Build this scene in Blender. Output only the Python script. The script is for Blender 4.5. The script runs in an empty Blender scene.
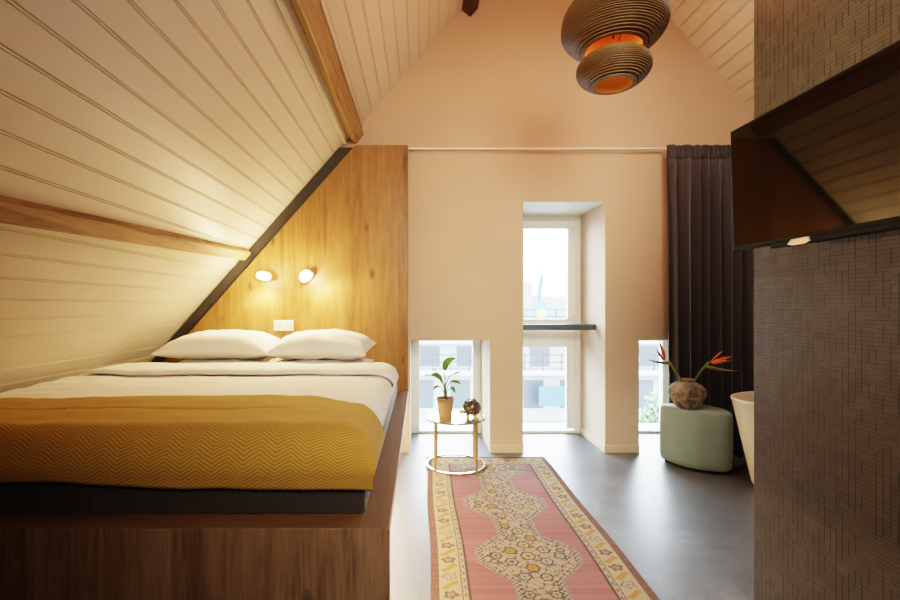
import bpy, bmesh, math, random
import numpy as np
from mathutils import Vector, Matrix, noise as mnoise
random.seed(7)
PI = math.pi
sc = bpy.context.scene
COL = sc.collection

# ------------------------------------------------------------------ helpers
def link(o):
    COL.objects.link(o)
    return o

def tag(o, label=None, cat=None, group=None, kind=None):
    if label: o['label'] = label
    if cat: o['category'] = cat
    if group: o['group'] = group
    if kind: o['kind'] = kind
    return o

def thing(name, label, cat, loc=(0, 0, 0), group=None):
    o = bpy.data.objects.new(name, None)
    o.empty_display_size = 0.05
    link(o)
    o.location = loc
    return tag(o, label, cat, group)

def world_loc(o):
    v = Vector(o.location)
    while o.parent:
        o = o.parent
        v += o.location
    return v

def obj(name, bm, mats, parent=None, smooth=False, auto=None, normals=True):
    """link a bmesh built in world coordinates as ONE mesh object"""
    if not isinstance(mats, (list, tuple)): mats = [mats]
    if normals:
        bmesh.ops.recalc_face_normals(bm, faces=bm.faces[:])
    if parent is not None:
        off = world_loc(parent)
        bmesh.ops.translate(bm, verts=bm.verts[:], vec=-off)
        org = None
    else:
        xs = [v.co for v in bm.verts]
        cx = sum(c.x for c in xs) / len(xs); cy = sum(c.y for c in xs) / len(xs); cz = min(c.z for c in xs)
        org = Vector((cx, cy, cz))
        bmesh.ops.translate(bm, verts=bm.verts[:], vec=-org)
    me = bpy.data.meshes.new(name)
    bm.to_mesh(me)
    bm.free()
    for m in mats: me.materials.append(m)
    if smooth:
        me.polygons.foreach_set('use_smooth', [True] * len(me.polygons))
        if auto is not None:
            try: me.set_sharp_from_angle(angle=math.radians(auto))
            except Exception: pass
    o = bpy.data.objects.new(name, me)
    link(o)
    if parent is not None: o.parent = parent
    else: o.location = org
    return o

def struct(name, bm, mats, **k):
    o = obj(name, bm, mats, **k)
    o['kind'] = 'structure'
    return o

def box(bm, x0, x1, y0, y1, z0, z1, mi=0, bevel=0.0, seg=2):
    vs = [bm.verts.new(p) for p in ((x0,y0,z0),(x1,y0,z0),(x1,y1,z0),(x0,y1,z0),(x0,y0,z1),(x1,y0,z1),(x1,y1,z1),(x0,y1,z1))]
    fs = []
    for q in ((0,3,2,1),(4,5,6,7),(0,1,5,4),(1,2,6,5),(2,3,7,6),(3,0,4,7)):
        f = bm.faces.new([vs[i] for i in q]); f.material_index = mi; fs.append(f)
    if bevel > 0:
        es = list({e for f in fs for e in f.edges})
        r = bmesh.ops.bevel(bm, geom=es, offset=bevel, segments=seg, affect='EDGES', profile=0.5)
        for f in r['faces']: f.material_index = mi
    return vs

def prism(bm, pts, y0, y1, mi=0, axis='y'):
    """extrude a polygon given in (x,z) along y (or (x,y) along z)"""
    def P(p, t):
        return (p[0], t, p[1]) if axis == 'y' else ((p[0], p[1], t) if axis == 'z' else (t, p[0], p[1]))
    a = [bm.verts.new(P(p, y0)) for p in pts]
    b = [bm.verts.new(P(p, y1)) for p in pts]
    n = len(pts)
    fs = [bm.faces.new(a), bm.faces.new(b[::-1])]
    for i in range(n):
        fs.append(bm.faces.new((a[i], a[(i+1) % n], b[(i+1) % n], b[i])))
    for f in fs: f.material_index = mi
    return fs

def tube(bm, pts, radii, n=12, cap=True, flat=1.0, mi=0):
    pts = [Vector(p) for p in pts]
    if not isinstance(radii, (list, tuple)): radii = [radii] * len(pts)
    rings = []
    up = Vector((0.13, 0.21, 1)).normalized()
    prev = None
    for i, p in enumerate(pts):
        if i == 0: t = pts[1] - pts[0]
        elif i == len(pts) - 1: t = pts[-1] - pts[-2]
        else: t = pts[i+1] - pts[i-1]
        t.normalize()
        if prev is None:
            a = t.cross(up)
            if a.length < 1e-3: a = t.cross(Vector((1, 0, 0)))
        else:
            a = prev - t * prev.dot(t)
        a.normalize(); prev = a
        b = t.cross(a)
        rings.append([bm.verts.new(p + (a * math.cos(2*PI*k/n) + b * math.sin(2*PI*k/n) * flat) * radii[i]) for k in range(n)])
    for i in range(len(rings) - 1):
        for k in range(n):
            f = bm.faces.new((rings[i][k], rings[i][(k+1) % n], rings[i+1][(k+1) % n], rings[i+1][k])); f.material_index = mi
    if cap:
        f = bm.faces.new(rings[0][::-1]); f.material_index = mi
        f = bm.faces.new(rings[-1]); f.material_index = mi

def lathe(bm, prof, c, n=48, closed=False, mi=0, M=None):
    """prof: list of (r,z) ; c: centre"""
    rings = []
    for r, z in prof:
        if r < 1e-6:
            p = Vector((0, 0, z))
            rings.append([bm.verts.new((M @ p if M else p) + Vector(c))])
        else:
            ring = []
            for k in range(n):
                p = Vector((r*math.cos(2*PI*k/n), r*math.sin(2*PI*k/n), z))
                ring.append(bm.verts.new((M @ p if M else p) + Vector(c)))
            rings.append(ring)
    m = len(rings)
    for i in range(m if closed else m - 1):
        A, B = rings[i], rings[(i+1) % m]
        for k in range(n):
            a0 = A[k % len(A)]; a1 = A[(k+1) % len(A)]; b0 = B[k % len(B)]; b1 = B[(k+1) % len(B)]
            vs = []
            for v in (a0, a1, b1, b0):
                if v not in vs: vs.append(v)
            if len(vs) >= 3:
                f = bm.faces.new(vs); f.material_index = mi

def grid(bm, nu, nv, fn, uv=None, mi=0, closeu=False):
    V = [[bm.verts.new(fn(i / nu, j / nv)) for j in range(nv + 1)] for i in range(nu + (0 if closeu else 1))]
    L = bm.loops.layers.uv.verify() if uv else None
    for i in range(nu):
        for j in range(nv):
            i1 = (i + 1) % nu if closeu else i + 1
            f = bm.faces.new((V[i][j], V[i1][j], V[i1][j+1], V[i][j+1])); f.material_index = mi
            if uv:
                for l, (a, b) in zip(f.loops, ((i, j), (i+1, j), (i+1, j+1), (i, j+1))):
                    l[L].uv = uv(a / nu, b / nv)
    return V

def sphere(bm, c, rx, ry=None, rz=None, nu=24, nv=14, M=None):
    ry = ry or rx; rz = rz or rx
    prof = [(math.sin(PI*i/nv), -math.cos(PI*i/nv)) for i in range(nv + 1)]
    S = Matrix.Diagonal((rx, ry, rz))
    lathe(bm, [(max(r, 0) if 0 < i < nv else 0, z) for i, (r, z) in enumerate(prof)], c, n=nu, M=(M @ S) if M else S)

def nz(x, y, z=0.0):
    return mnoise.noise(Vector((x, y, z)))

def sstep(a, b, x):
    t = min(1, max(0, (x - a) / (b - a)))
    return t*t*(3 - 2*t)

# ------------------------------------------------------------------ materials
class NT:
    def __init__(s, name):
        s.m = bpy.data.materials.new(name); s.m.use_nodes = True
        s.t = s.m.node_tree; s.n = s.t.nodes; s.l = s.t.links
        s.b = s.n['Principled BSDF']
    def N(s, t, **k):
        n = s.n.new(t)
        for a, v in k.items():
            if a in ('operation', 'blend_type', 'data_type', 'noise_dimensions', 'wave_type', 'bands_direction', 'feature', 'layer_name', 'uv_map', 'distribution', 'wave_profile'):
                setattr(n, a, v)
            else: n.inputs[a.replace('_', ' ')].default_value = v
        return n
    def L(s, a, b): s.l.new(a, b)
    def obj(s): return s.N('ShaderNodeTexCoord').outputs['Object']
    def math(s, op, a, b=None, c=None):
        n = s.n.new('ShaderNodeMath'); n.operation = op
        for i, v in enumerate((a, b, c)):
            if v is None: continue
            if isinstance(v, (int, float)): n.inputs[i].default_value = v
            else: s.L(v, n.inputs[i])
        return n.outputs[0]
    def map(s, v, scale=(1,1,1), loc=(0,0,0), rot=(0,0,0)):
        n = s.n.new('ShaderNodeMapping')
        n.inputs['Scale'].default_value = scale; n.inputs['Location'].default_value = loc; n.inputs['Rotation'].default_value = rot
        s.L(v, n.inputs[0]); return n.outputs[0]
    def noise(s, v, scale=5, detail=4, rough=0.55, dist=0.0):
        n = s.N('ShaderNodeTexNoise', Scale=scale, Detail=detail, Roughness=rough, Distortion=dist)
        if v is not None: s.L(v, n.inputs['Vector'])
        return n.outputs['Fac']
    def ramp(s, f, stops):
        n = s.n.new('ShaderNodeValToRGB'); e = n.color_ramp.elements
        while len(e) < len(stops): e.new(0.5)
        for i, (p, c) in enumerate(stops):
            e[i].position = p; e[i].color = (*c, 1) if len(c) == 3 else c
        s.L(f, n.inputs[0]); return n.outputs[0]
    def mix(s, f, a, b, mode='MIX'):
        n = s.n.new('ShaderNodeMix'); n.data_type = 'RGBA'; n.blend_type = mode
        for i, v in ((0, f), (6, a), (7, b)):
            if isinstance(v, (int, float)): n.inputs[i].default_value = v
            elif isinstance(v, tuple): n.inputs[i].default_value = (*v, 1)
            else: s.L(v, n.inputs[i])
        return n.outputs[2]
    def bump(s, h, strength=0.3, dist=0.01):
        n = s.n.new('ShaderNodeBump'); n.inputs['Strength'].default_value = strength; n.inputs['Distance'].default_value = dist
        s.L(h, n.inputs['Height']); s.L(n.outputs[0], s.b.inputs['Normal'])
    def sep(s, v):
        n = s.n.new('ShaderNodeSeparateXYZ'); s.L(v, n.inputs[0]); return n.outputs
    def comb(s, x, y, z=0.0):
        n = s.n.new('ShaderNodeCombineXYZ')
        for i, v in enumerate((x, y, z)):
            if isinstance(v, (int, float)): n.inputs[i].default_value = v
            else: s.L(v, n.inputs[i])
        return n.outputs[0]
    def set(s, **k):
        for a, v in k.items():
            key = a.replace('_', ' ')
            if isinstance(v, tuple) and len(v) == 3: v = (*v, 1)
            if hasattr(v, 'is_linked'): s.L(v, s.b.inputs[key])
            else: s.b.inputs[key].default_value = v
        return s

def plain(name, c, rough=0.5, metal=0.0, var=0.06, scale=8, bump=0.0, **k):
    t = NT(name); o = t.obj()
    f = t.noise(o, scale, 4)
    col = t.mix(f, tuple(x*(1-var) for x in c), tuple(min(1, x*(1+var)) for x in c))
    t.set(Base_Color=col, Roughness=rough, Metallic=metal, **k)
    if bump: t.bump(t.noise(o, scale*6, 3), bump, 0.004)
    return t.m

def wood(name, c_dark, c_mid, c_light, axis='z', rough=0.45, plank=0.14, knots=True):
    t = NT(name); o = t.obj(); x = t.sep(o)
    if axis == 'z': sc1 = (7, 7, 0.55); across = x[0]
    elif axis == 'y': sc1 = (7, 0.55, 7); across = x[0]
    else: sc1 = (0.55, 7, 7); across = x[1]
    pl = t.math('FLOOR', t.math('DIVIDE', across, plank))
    wn = t.n.new('ShaderNodeTexWhiteNoise'); wn.noise_dimensions = '1D'; t.L(pl, wn.inputs['W'])
    off = t.math('MULTIPLY', wn.outputs[0], 7.0)
    v = t.n.new('ShaderNodeVectorMath'); v.operation = 'ADD'; t.L(o, v.inputs[0]); t.L(t.comb(off, off, off), v.inputs[1])
    vv = v.outputs[0]
    n1 = t.noise(t.map(vv, sc1), 2.2, 6, 0.6, 1.2)
    n2 = t.noise(t.map(vv, tuple(s*6 for s in sc1)), 3.0, 4, 0.6, 0.3)
    g = t.math('ADD', t.math('MULTIPLY', n1, 0.65), t.math('MULTIPLY', n2, 0.35))
    g = t.math('ADD', g, t.math('MULTIPLY', t.math('SUBTRACT', wn.outputs[0], 0.5), 0.10))
    col = t.ramp(g, [(0.32, c_dark), (0.5, c_mid), (0.68, c_light)])
    if knots:
        vo = t.N('ShaderNodeTexVoronoi', Scale=1.0, Randomness=1.0)
        ks = tuple(6.5 if s > 1 else 3.0 for s in sc1)
        nd = t.n.new('ShaderNodeTexNoise'); nd.inputs['Scale'].default_value = 9
        t.L(o, nd.inputs['Vector'])
        va = t.n.new('ShaderNodeVectorMath'); va.operation = 'MULTIPLY_ADD'
        t.L(nd.outputs['Color'], va.inputs[0]); va.inputs[1].default_value = (0.04, 0.04, 0.04); t.L(o, va.inputs[2])
        t.L(t.map(va.outputs[0], ks), vo.inputs['Vector'])
        k = t.ramp(vo.outputs['Distance'], [(0.04, (1, 1, 1)), (0.17, (0, 0, 0))])
        k2 = t.math('MULTIPLY', t.sep(k)[0], 0.8)
        col = t.mix(k2, col, tuple(q*0.35 for q in c_dark))
    t.set(Base_Color=col, Roughness=rough)
    t.bump(g, 0.15, 0.003)
    return t.m

M = {}
M['wall'] = plain('wall_paint', (0.56, 0.425, 0.31), 0.85, var=0.03, scale=3, bump=0.03)
M['reveal'] = plain('reveal_paint', (0.90, 0.90, 0.83), 0.5, var=0.02)
M['ceil'] = plain('ceiling_boards', (0.62, 0.56, 0.47), 0.42, var=0.04, scale=2)
M['white'] = plain('white_paint', (0.80, 0.79, 0.74), 0.4, var=0.02)
M['skirt'] = plain('skirting_paint', (0.60, 0.49, 0.36), 0.5, var=0.02)
M['oak'] = wood('oak_panel', (0.165, 0.080, 0.028), (0.265, 0.140, 0.052), (0.345, 0.198, 0.080), 'z', 0.42)
M['oak_front'] = wood('oak_front', (0.120, 0.073, 0.046), (0.225, 0.145, 0.093), (0.31, 0.212, 0.145), 'z', 0.45, plank=0.11)
M['oak_top'] = wood('oak_ledge', (0.115, 0.060, 0.034), (0.165, 0.092, 0.053), (0.21, 0.122, 0.072), 'y', 0.35, knots=False)
M['oak_topx'] = wood('oak_ledge_front', (0.125, 0.064, 0.034), (0.18, 0.097, 0.053), (0.23, 0.130, 0.074), 'x', 0.35, knots=False)
M['beam'] = wood('old_beam', (0.12, 0.065, 0.028), (0.29, 0.18, 0.09), (0.40, 0.27, 0.15), 'y', 0.6, plank=0.5)
M['beam_dark'] = wood('dark_beam', (0.03, 0.015, 0.009), (0.06, 0.03, 0.018), (0.10, 0.05, 0.03), 'y', 0.6, plank=0.5)
M['slate'] = plain('dark_grey_board', (0.034, 0.034, 0.035), 0.5, var=0.1)

# floor tiles
t = NT('floor_tiles'); o = t.obj(); geo = t.n.new('ShaderNodeNewGeometry'); P = t.sep(geo.outputs['Position'])
def joint(c, off):
    f = t.math('FRACT', t.math('ADD', t.math('DIVIDE', t.math('SUBTRACT', c, off), 0.914), 20.0))
    d = t.math('ABSOLUTE', t.math('SUBTRACT', f, 0.5))
    return t.math('GREATER_THAN', d, 0.5 - 0.0016)
jl = t.math('MAXIMUM', joint(P[0], 1.828), joint(P[1], 2.505))
n1 = t.noise(geo.outputs['Position'], 2.6, 8, 0.65, 0.4); n2 = t.noise(geo.outputs['Position'], 22, 5, 0.6)
g = t.math('ADD', t.math('MULTIPLY', n1, 0.7), t.math('MULTIPLY', n2, 0.3))
col = t.ramp(g, [(0.3, (0.075, 0.079, 0.090)), (0.52, (0.122, 0.127, 0.142)), (0.72, (0.205, 0.212, 0.230))])
col = t.mix(jl, col, (0.07, 0.07, 0.075))
t.set(Base_Color=col, Roughness=t.math('ADD', t.math('MULTIPLY', n2, 0.25), 0.26), Specular_IOR_Level=0.6)
t.bump(t.math('SUBTRACT', t.math('MULTIPLY', g, 0.15), jl), 0.12, 0.003)
M['floor'] = t.m

# woven relief wallpaper
t = NT('woven_relief_wallpaper'); geo = t.n.new('ShaderNodeNewGeometry'); P = t.sep(geo.outputs['Position'])
# the long face runs along y, the end face along x: use y - x so both faces get the pattern
hy = t.math('ADD', t.math('SUBTRACT', P[1], P[0]), 20.0)
hz = t.math('ADD', P[2], 10.0)
def cellrand(a, b):
    w = t.n.new('ShaderNodeTexWhiteNoise'); w.noise_dimensions = '2D'
    t.L(t.comb(a, b, 0), w.inputs['Vector']); return w.outputs[0]
colw, rowh = 0.021, 0.0125
cx = t.math('DIVIDE', hy, colw); ci = t.math('FLOOR', cx); cf = t.math('FRACT', cx)
w1 = t.n.new('ShaderNodeTexWhiteNoise'); w1.noise_dimensions = '1D'; t.L(ci, w1.inputs['W'])
rx = t.math('DIVIDE', t.math('ADD', hz, t.math('MULTIPLY', w1.outputs[0], 0.3)), 0.050)
ri = t.math('FLOOR', rx)
vline = t.math('MULTIPLY', t.math('LESS_THAN', cf, 0.14), t.math('GREATER_THAN', cellrand(ci, ri), 0.42))
gr = t.math('FLOOR', t.math('DIVIDE', hz, 0.0375)); bi = t.math('FLOOR', t.math('DIVIDE', t.math('ADD', ci, t.math('ROUND', t.math('MULTIPLY', cellrand(gr, 3.0), 3.0))), 2.0))
hx = t.math('DIVIDE', hz, rowh); hi = t.math('FLOOR', hx); hf = t.math('FRACT', hx)
hline = t.math('MULTIPLY', t.math('LESS_THAN', hf, 0.20), t.math('GREATER_THAN', cellrand(bi, hi), 0.22))
blk = cellrand(bi, gr)
line = t.math('MAXIMUM', vline, t.math('MULTIPLY', hline, 0.6))
base = t.mix(blk, (0.086, 0.074, 0.058), (0.112, 0.098, 0.079))
fib = t.noise(t.map(geo.outputs['Position'], (1, 30, 300)), 4, 3)
base = t.mix(t.math('MULTIPLY', fib, 0.35), base, (0.15, 0.132, 0.108))
colr = t.mix(t.math('MULTIPLY', line, 0.85), base, (0.012, 0.009, 0.007))
t.set(Base_Color=colr, Roughness=0.5, Specular_IOR_Level=0.4)
t.bump(t.math('ADD', t.math('SUBTRACT', t.math('MULTIPLY', blk, 0.5), line), t.math('MULTIPLY', hf, 0.6)), 1.0, 0.006)
M['weave'] = t.m

def fabric(name, c, c2, rough=0.9, scale=180, sheen=0.3, bump=0.3):
    t = NT(name); o = t.obj()
    a = t.noise(t.map(o, (1, 1, 0.25)), scale, 2); b = t.noise(t.map(o, (0.25, 0.25, 1)), scale, 2); d = t.noise(o, 5, 4)
    f = t.math('ADD', t.math('MULTIPLY', t.math('ADD', a, b), 0.35), t.math('MULTIPLY', d, 0.3))
    t.set(Base_Color=t.mix(f, c, c2), Roughness=rough, Sheen_Weight=sheen, Sheen_Roughness=0.5)
    t.bump(f, bump, 0.002)
    return t.m
M['linen'] = fabric('white_cotton', (0.76, 0.74, 0.69), (0.82, 0.80, 0.76), 0.85, 90, 0.1, 0.12)
M['box'] = fabric('charcoal_boxspring_fabric', (0.024, 0.020, 0.019), (0.050, 0.042, 0.040), 0.9, 260, 0.25)
M['curtain'] = fabric('aubergine_curtain_fabric', (0.042, 0.041, 0.049), (0.074, 0.071, 0.081), 0.75, 240, 0.25)
M['velvet'] = fabric('sage_velvet', (0.155, 0.245, 0.245), (0.29, 0.385, 0.37), 0.7, 14, 0.55, 0.1)

# ochre herringbone throw
t = NT('ochre_herringbone_wool'); u = t.sep(t.N('ShaderNodeTexCoord').outputs['UV'])
wob = t.noise(t.comb(u[0], u[1], 0), 14, 3)
zig = t.math('PINGPONG', u[0], 0.050)
s_ = t.math('ADD', t.math('MULTIPLY', t.math('ADD', u[1], t.math('MULTIPLY', zig, 0.62)), 2*PI/0.0125), t.math('MULTIPLY', wob, 5.0))
st = t.math('MULTIPLY_ADD', t.math('SINE', s_), 0.5, 0.5)
fz = t.noise(t.comb(u[0], u[1], 0), 420, 3)
band = t.noise(t.map(t.comb(u[0], u[1], 0), (0.6, 5, 1)), 2.5, 3)
fac = t.math('ADD', t.math('MULTIPLY', st, 0.62), t.math('MULTIPLY', fz, 0.38))
colA = t.mix(band, (0.22, 0.108, 0.016), (0.30, 0.150, 0.020))
colB = t.mix(band, (0.48, 0.305, 0.085), (0.56, 0.37, 0.105))
t.set(Base_Color=t.mix(fac, colA, colB), Roughness=0.95, Sheen_Weight=0.12, Sheen_Roughness=0.4, Sheen_Tint=(1, 0.75, 0.3))
t.bump(fac, 0.35, 0.003)
M['throw'] = t.m

M['brass'] = plain('brushed_brass', (0.74, 0.53, 0.29), 0.38, 0.85, var=0.04)
M['steel'] = plain('pale_polished_metal', (0.84, 0.75, 0.60), 0.22, 1.0, var=0.03)
M['silver'] = plain('antique_silver', (0.17, 0.135, 0.115), 0.3, 0.85, var=0.5, scale=45)
M['terra'] = plain('stoneware', (0.30, 0.20, 0.11), 0.7, var=0.12, scale=20, bump=0.1)
M['soil'] = plain('potting_soil', (0.045, 0.028, 0.016), 0.95, var=0.4, scale=60, bump=0.6)
M['leaf'] = plain('leaf_green', (0.085, 0.20, 0.04), 0.4, var=0.3, scale=30, Transmission_Weight=0.0)
M['stem'] = plain('stem_green', (0.15, 0.23, 0.07), 0.5, var=0.15)
M['bract'] = plain('bract_green', (0.26, 0.24, 0.14), 0.5, var=0.35, scale=18)
M['orange'] = plain('orange_petal', (0.78, 0.17, 0.015), 0.45, var=0.2, scale=40)
M['blue'] = plain('blue_petal', (0.02, 0.12, 0.33), 0.5, var=0.2, scale=40)
M['tub'] = plain('ivory_acrylic', (0.80, 0.72, 0.58), 0.3, var=0.01)
M['plastic'] = plain('white_plastic', (0.82, 0.80, 0.75), 0.35, var=0.01)
M['black'] = plain('black_plastic', (0.008, 0.008, 0.009), 0.6, var=0.1, Specular_IOR_Level=0.2)
M['rubber'] = plain('black_rubber', (0.012, 0.012, 0.012), 0.8, var=0.1)
M['screen'] = plain('glossy_screen', (0.009, 0.006, 0.004), 0.04, var=0.05, IOR=1.48)
M['glossy'] = plain('clear_plastic_badge', (0.55, 0.50, 0.46), 0.12, 0.6, var=0.2, scale=80)
M['bar'] = plain('blue_grey_metal', (0.085, 0.115, 0.145), 0.4, 0.3, var=0.05)
M['pvc'] = plain('window_frame_paint', (0.86, 0.88, 0.82), 0.35, var=0.01)
M['gasket'] = plain('window_seal', (0.20, 0.21, 0.19), 0.6, var=0.05)
M['cord'] = plain('black_cord', (0.012, 0.01, 0.01), 0.6)

t = NT('mottled_clay'); o = t.obj()
n1 = t.noise(o, 16, 6, 0.65, 0.8); n2 = t.noise(o, 70, 4)
f = t.math('ADD', t.math('MULTIPLY', n1, 0.75), t.math('MULTIPLY', n2, 0.25))
t.set(Base_Color=t.ramp(f, [(0.34, (0.085, 0.058, 0.044)), (0.5, (0.25, 0.20, 0.16)), (0.66, (0.48, 0.42, 0.36))]), Roughness=0.85)
t.bump(f, 0.4, 0.006)
M['clay'] = t.m

t = NT('corrugated_cardboard'); o = t.obj()
n1 = t.noise(t.map(o, (1, 1, 14)), 12, 4)
t.set(Base_Color=t.mix(n1, (0.14, 0.082, 0.038), (0.22, 0.134, 0.066)), Roughness=0.5, Specular_IOR_Level=0.4)
M['card'] = t.m
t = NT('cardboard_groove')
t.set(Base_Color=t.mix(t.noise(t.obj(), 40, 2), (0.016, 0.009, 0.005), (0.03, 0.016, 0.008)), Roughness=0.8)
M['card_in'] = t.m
t = NT('cardboard_core'); o = t.obj()
t.set(Base_Color=t.mix(t.noise(t.map(o, (1, 1, 10)), 30, 3), (0.52, 0.27, 0.07), (0.68, 0.38, 0.12)), Roughness=0.7)
M['card_core'] = t.m

def emit(name, c, s):
    t = NT(name); t.set(Base_Color=c, Emission_Color=c, Emission_Strength=s); return t.m
M['bulb'] = emit('warm_bulb', (1.0, 0.80, 0.48), 40.0)
M['bulb2'] = emit('amber_bulb', (1.0, 0.55, 0.2), 0.6)

# window glass: fresnel mix of clear and mirror
m = bpy.data.materials.new('window_glass'); m.use_nodes = True; nt = m.node_tree; nt.nodes.clear()
out = nt.nodes.new('ShaderNodeOutputMaterial'); mx = nt.nodes.new('ShaderNodeMixShader'); tr = nt.nodes.new('ShaderNodeBsdfTransparent')
gl = nt.nodes.new('ShaderNodeBsdfGlossy'); gl.inputs['Roughness'].default_value = 0.02; fr = nt.nodes.new('ShaderNodeFresnel'); fr.inputs['IOR'].default_value = 1.3
tr.inputs['Color'].default_value = (0.95, 0.98, 0.97, 1)
nt.links.new(fr.outputs[0], mx.inputs[0]); nt.links.new(tr.outputs[0], mx.inputs[1]); nt.links.new(gl.outputs[0], mx.inputs[2]); nt.links.new(mx.outputs[0], out.inputs[0])
M['glass'] = m

# rug from a colour attribute plus wool noise
t = NT('worn_knotted_wool'); at = t.n.new('ShaderNodeAttribute'); at.attribute_name = 'rug_colour'; o = t.obj()
w = t.noise(t.map(o, (1, 3, 1)), 160, 3); w2 = t.noise(t.map(o, (0.5, 4, 1)), 7, 4)
c1 = t.mix(t.math('MULTIPLY', w, 0.10), at.outputs['Color'], (0.30, 0.24, 0.19))
c2 = t.mix(t.math('MULTIPLY', w2, 0.10), c1, (0.30, 0.21, 0.17))
t.set(Base_Color=c2, Roughness=0.95, Specular_IOR_Level=0.1)
t.bump(w, 0.4, 0.003)
M['rug'] = t.m

# ------------------------------------------------------------------ the room
YB = 3.705           # inner face of the gable wall
YF = -1.7            # wall behind the camera
def zl(x): return 3.188 + 1.13 * x            # left roof slope
def zr(x): return 3.491 - 1.158 * (x - 2.013) # right roof slope
XA = (5.822 - 3.188) / (1.13 + 1.158); ZA = zl(XA)
XL = -2.62; XR = 4.0

bm = bmesh.new(); box(bm, XL - 0.1, XR + 0.1, YF - 0.1, 4.62, -0.12, 0.0)
struct('floor', bm, M['floor'])

# gable wall with three openings cut from solid pieces
ops = [(-0.089, 0.556, 0.906), (0.8215, 1.482, 2.018), (1.756, 2.32, 0.906)]
Y2 = 4.46
bm = bmesh.new()
xs = [XL, ops[0][0], ops[0][1], ops[1][0], ops[1][1], ops[2][0], ops[2][1], XR]
tops = [2.018]
cuts = [(XL, ops[0][0], 0), (ops[0][0], ops[0][1], 0.906), (ops[0][1], ops[1][0], 0), (ops[1][0], ops[1][1], 2.018),
        (ops[1][1], ops[2][0], 0), (ops[2][0], ops[2][1], 0.906), (ops[2][1], XR, 0)]
def colpoly(a, b, z0):
    def zt(x): return min(zl(x), zr(x)) + 0.05
    pts = [(a, z0), (b, z0), (b, max(z0 + 0.05, zt(b)))]
    if a < XA < b: pts.append((XA, ZA + 0.05))
    pts.append((a, max(z0 + 0.05, zt(a))))
    return pts
for a, b, z0 in cuts:
    prism(bm, colpoly(a, b, z0), YB, Y2)
bmesh.ops.remove_doubles(bm, verts=bm.verts[:], dist=1e-5)
for f in bm.faces:
    c = f.calc_center_median(); n = f.normal
    if abs(n.y) < 0.5:
        for a, b, z in ops:
            if a - 1e-3 <= c.x <= b + 1e-3 and c.z <= z + 1e-3: f.material_index = 1
o = struct('wall_back', bm, [M['wall'], M['reveal']], normals=False)
bm = bmesh.new(); bm.from_mesh(o.data)
bmesh.ops.recalc_face_normals(bm, faces=bm.faces[:]); bm.to_mesh(o.data); bm.free()

# boarded slopes: real tongue and groove profile, boards run front to back
def boards(p0, d, n_in, length, pitch, phase, y0, y1):
    """cross section along d from p0, n_in = inward normal (xz)"""
    prof = []
    s = phase - pitch
    shape = [(0.0, 0.0), (pitch-0.0150, 0.0), (pitch-0.0126, -0.0060), (pitch-0.0100, -0.0008), (pitch-0.0050, -0.0008), (pitch-0.0025, -0.0060)]
    while s < length:
        for a, h in shape:
            q = s + a
            if 0 <= q <= length: prof.append((q, h))
        s += pitch
    prof = [(0, 0)] + [p for p in prof if 0 < p[0] < length] + [(length, 0)]
    bm = bmesh.new()
    T = 0.06
    def P(q, h, y): return (p0[0] + d[0]*q + n_in[0]*h, y, p0[1] + d[1]*q + n_in[1]*h)
    ra = [bm.verts.new(P(q, h, y0)) for q, h in prof]; rb = [bm.verts.new(P(q, h, y1)) for q, h in prof]
    for i in range(len(prof) - 1):
        bm.faces.new((ra[i], ra[i+1], rb[i+1], rb[i]))
    oa = [bm.verts.new(P(q, -T, y)) for y in (y0, y1) for q in (0, length)]
    bm.faces.new((oa[0], oa[1], oa[3], oa[2]))
    bm.faces.new((ra[0], rb[0], oa[2], oa[0])); bm.faces.new((ra[-1], oa[1], oa[3], rb[-1]))
    return bm
ln = math.hypot(1, 1.13); dl = (1/ln, 1.13/ln)
pl0 = (-2.55, zl(-2.55)); L1 = (XA - pl0[0]) * ln
ph = ((-1.073 + 2.55) * ln) % (0.0755*ln)
bm = boards(pl0, dl, (dl[1], -dl[0]), L1, 0.0755*ln, ph + 0.008, YF, YB + 0.02)
struct('ceiling', bm, M['ceil'])
lr = math.hypot(1, 1.158); dr = (-1/lr, 1.158/lr)
pr0 = (XR, zr(XR)); L2 = (XR - XA) * lr
ph = ((XR - 2.078) * lr) % (0.074*lr)
bm = boards(pr0, dr, (-dr[1], dr[0]), L2, 0.074*lr, ph + 0.008, YF, YB + 0.02)
struct('ceiling.001', bm, M['ceil'])

bm = bmesh.new(); box(bm, XL, -2.53, YF, YB, 0, zl(-2.53) - 0.0); struct('wall_left', bm, M['wall'])
bm = bmesh.new(); box(bm, XR - 0.02, XR + 0.1, YF, YB, 0, zr(XR) + 0.02); struct('wall_right', bm, M['wall'])
bm = bmesh.new(); prism(bm, [(XL, 0), (XR, 0), (XR, zr(XR)), (XA, ZA), (XL, zl(XL))], YF - 0.1, YF); struct('wall_front', bm, M['wall'])

# partition covered in woven relief wallpaper (right foreground)
XW, YW = 1.303, 1.80
bm = bmesh.new(); prism(bm, [(XW, 0), (2.6, 0), (2.6, zr(2.6) - 0.01), (XW, zr(XW) - 0.01)], YF, YW)
o = struct('wall_partition', bm, M['weave'])

# skirting on the piers and inside the tall niche
def skirt(name, x0, x1, y0, y1, h=0.062):
    bm = bmesh.new(); box(bm, x0, x1, y0, y1, 0, h, bevel=0.003); struct(name, bm, M['skirt'])
sk = 0.012
skirt('baseboard_back', ops[0][1] - 0.001, ops[1][0] + 0.001, YB - sk, YB)
skirt('baseboard_back.001', ops[1][1] - 0.001, ops[2][0] + 0.001, YB - sk, YB)
skirt('baseboard_back.002', -0.103, ops[0][0] + 0.001, YB - sk, YB)
skirt('baseboard_back.003', ops[2][1], 3.6, YB - sk, YB)
skirt('baseboard_niche', ops[1][1] - 0.010, ops[1][1], YB - sk, 4.28, 0.062)

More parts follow.
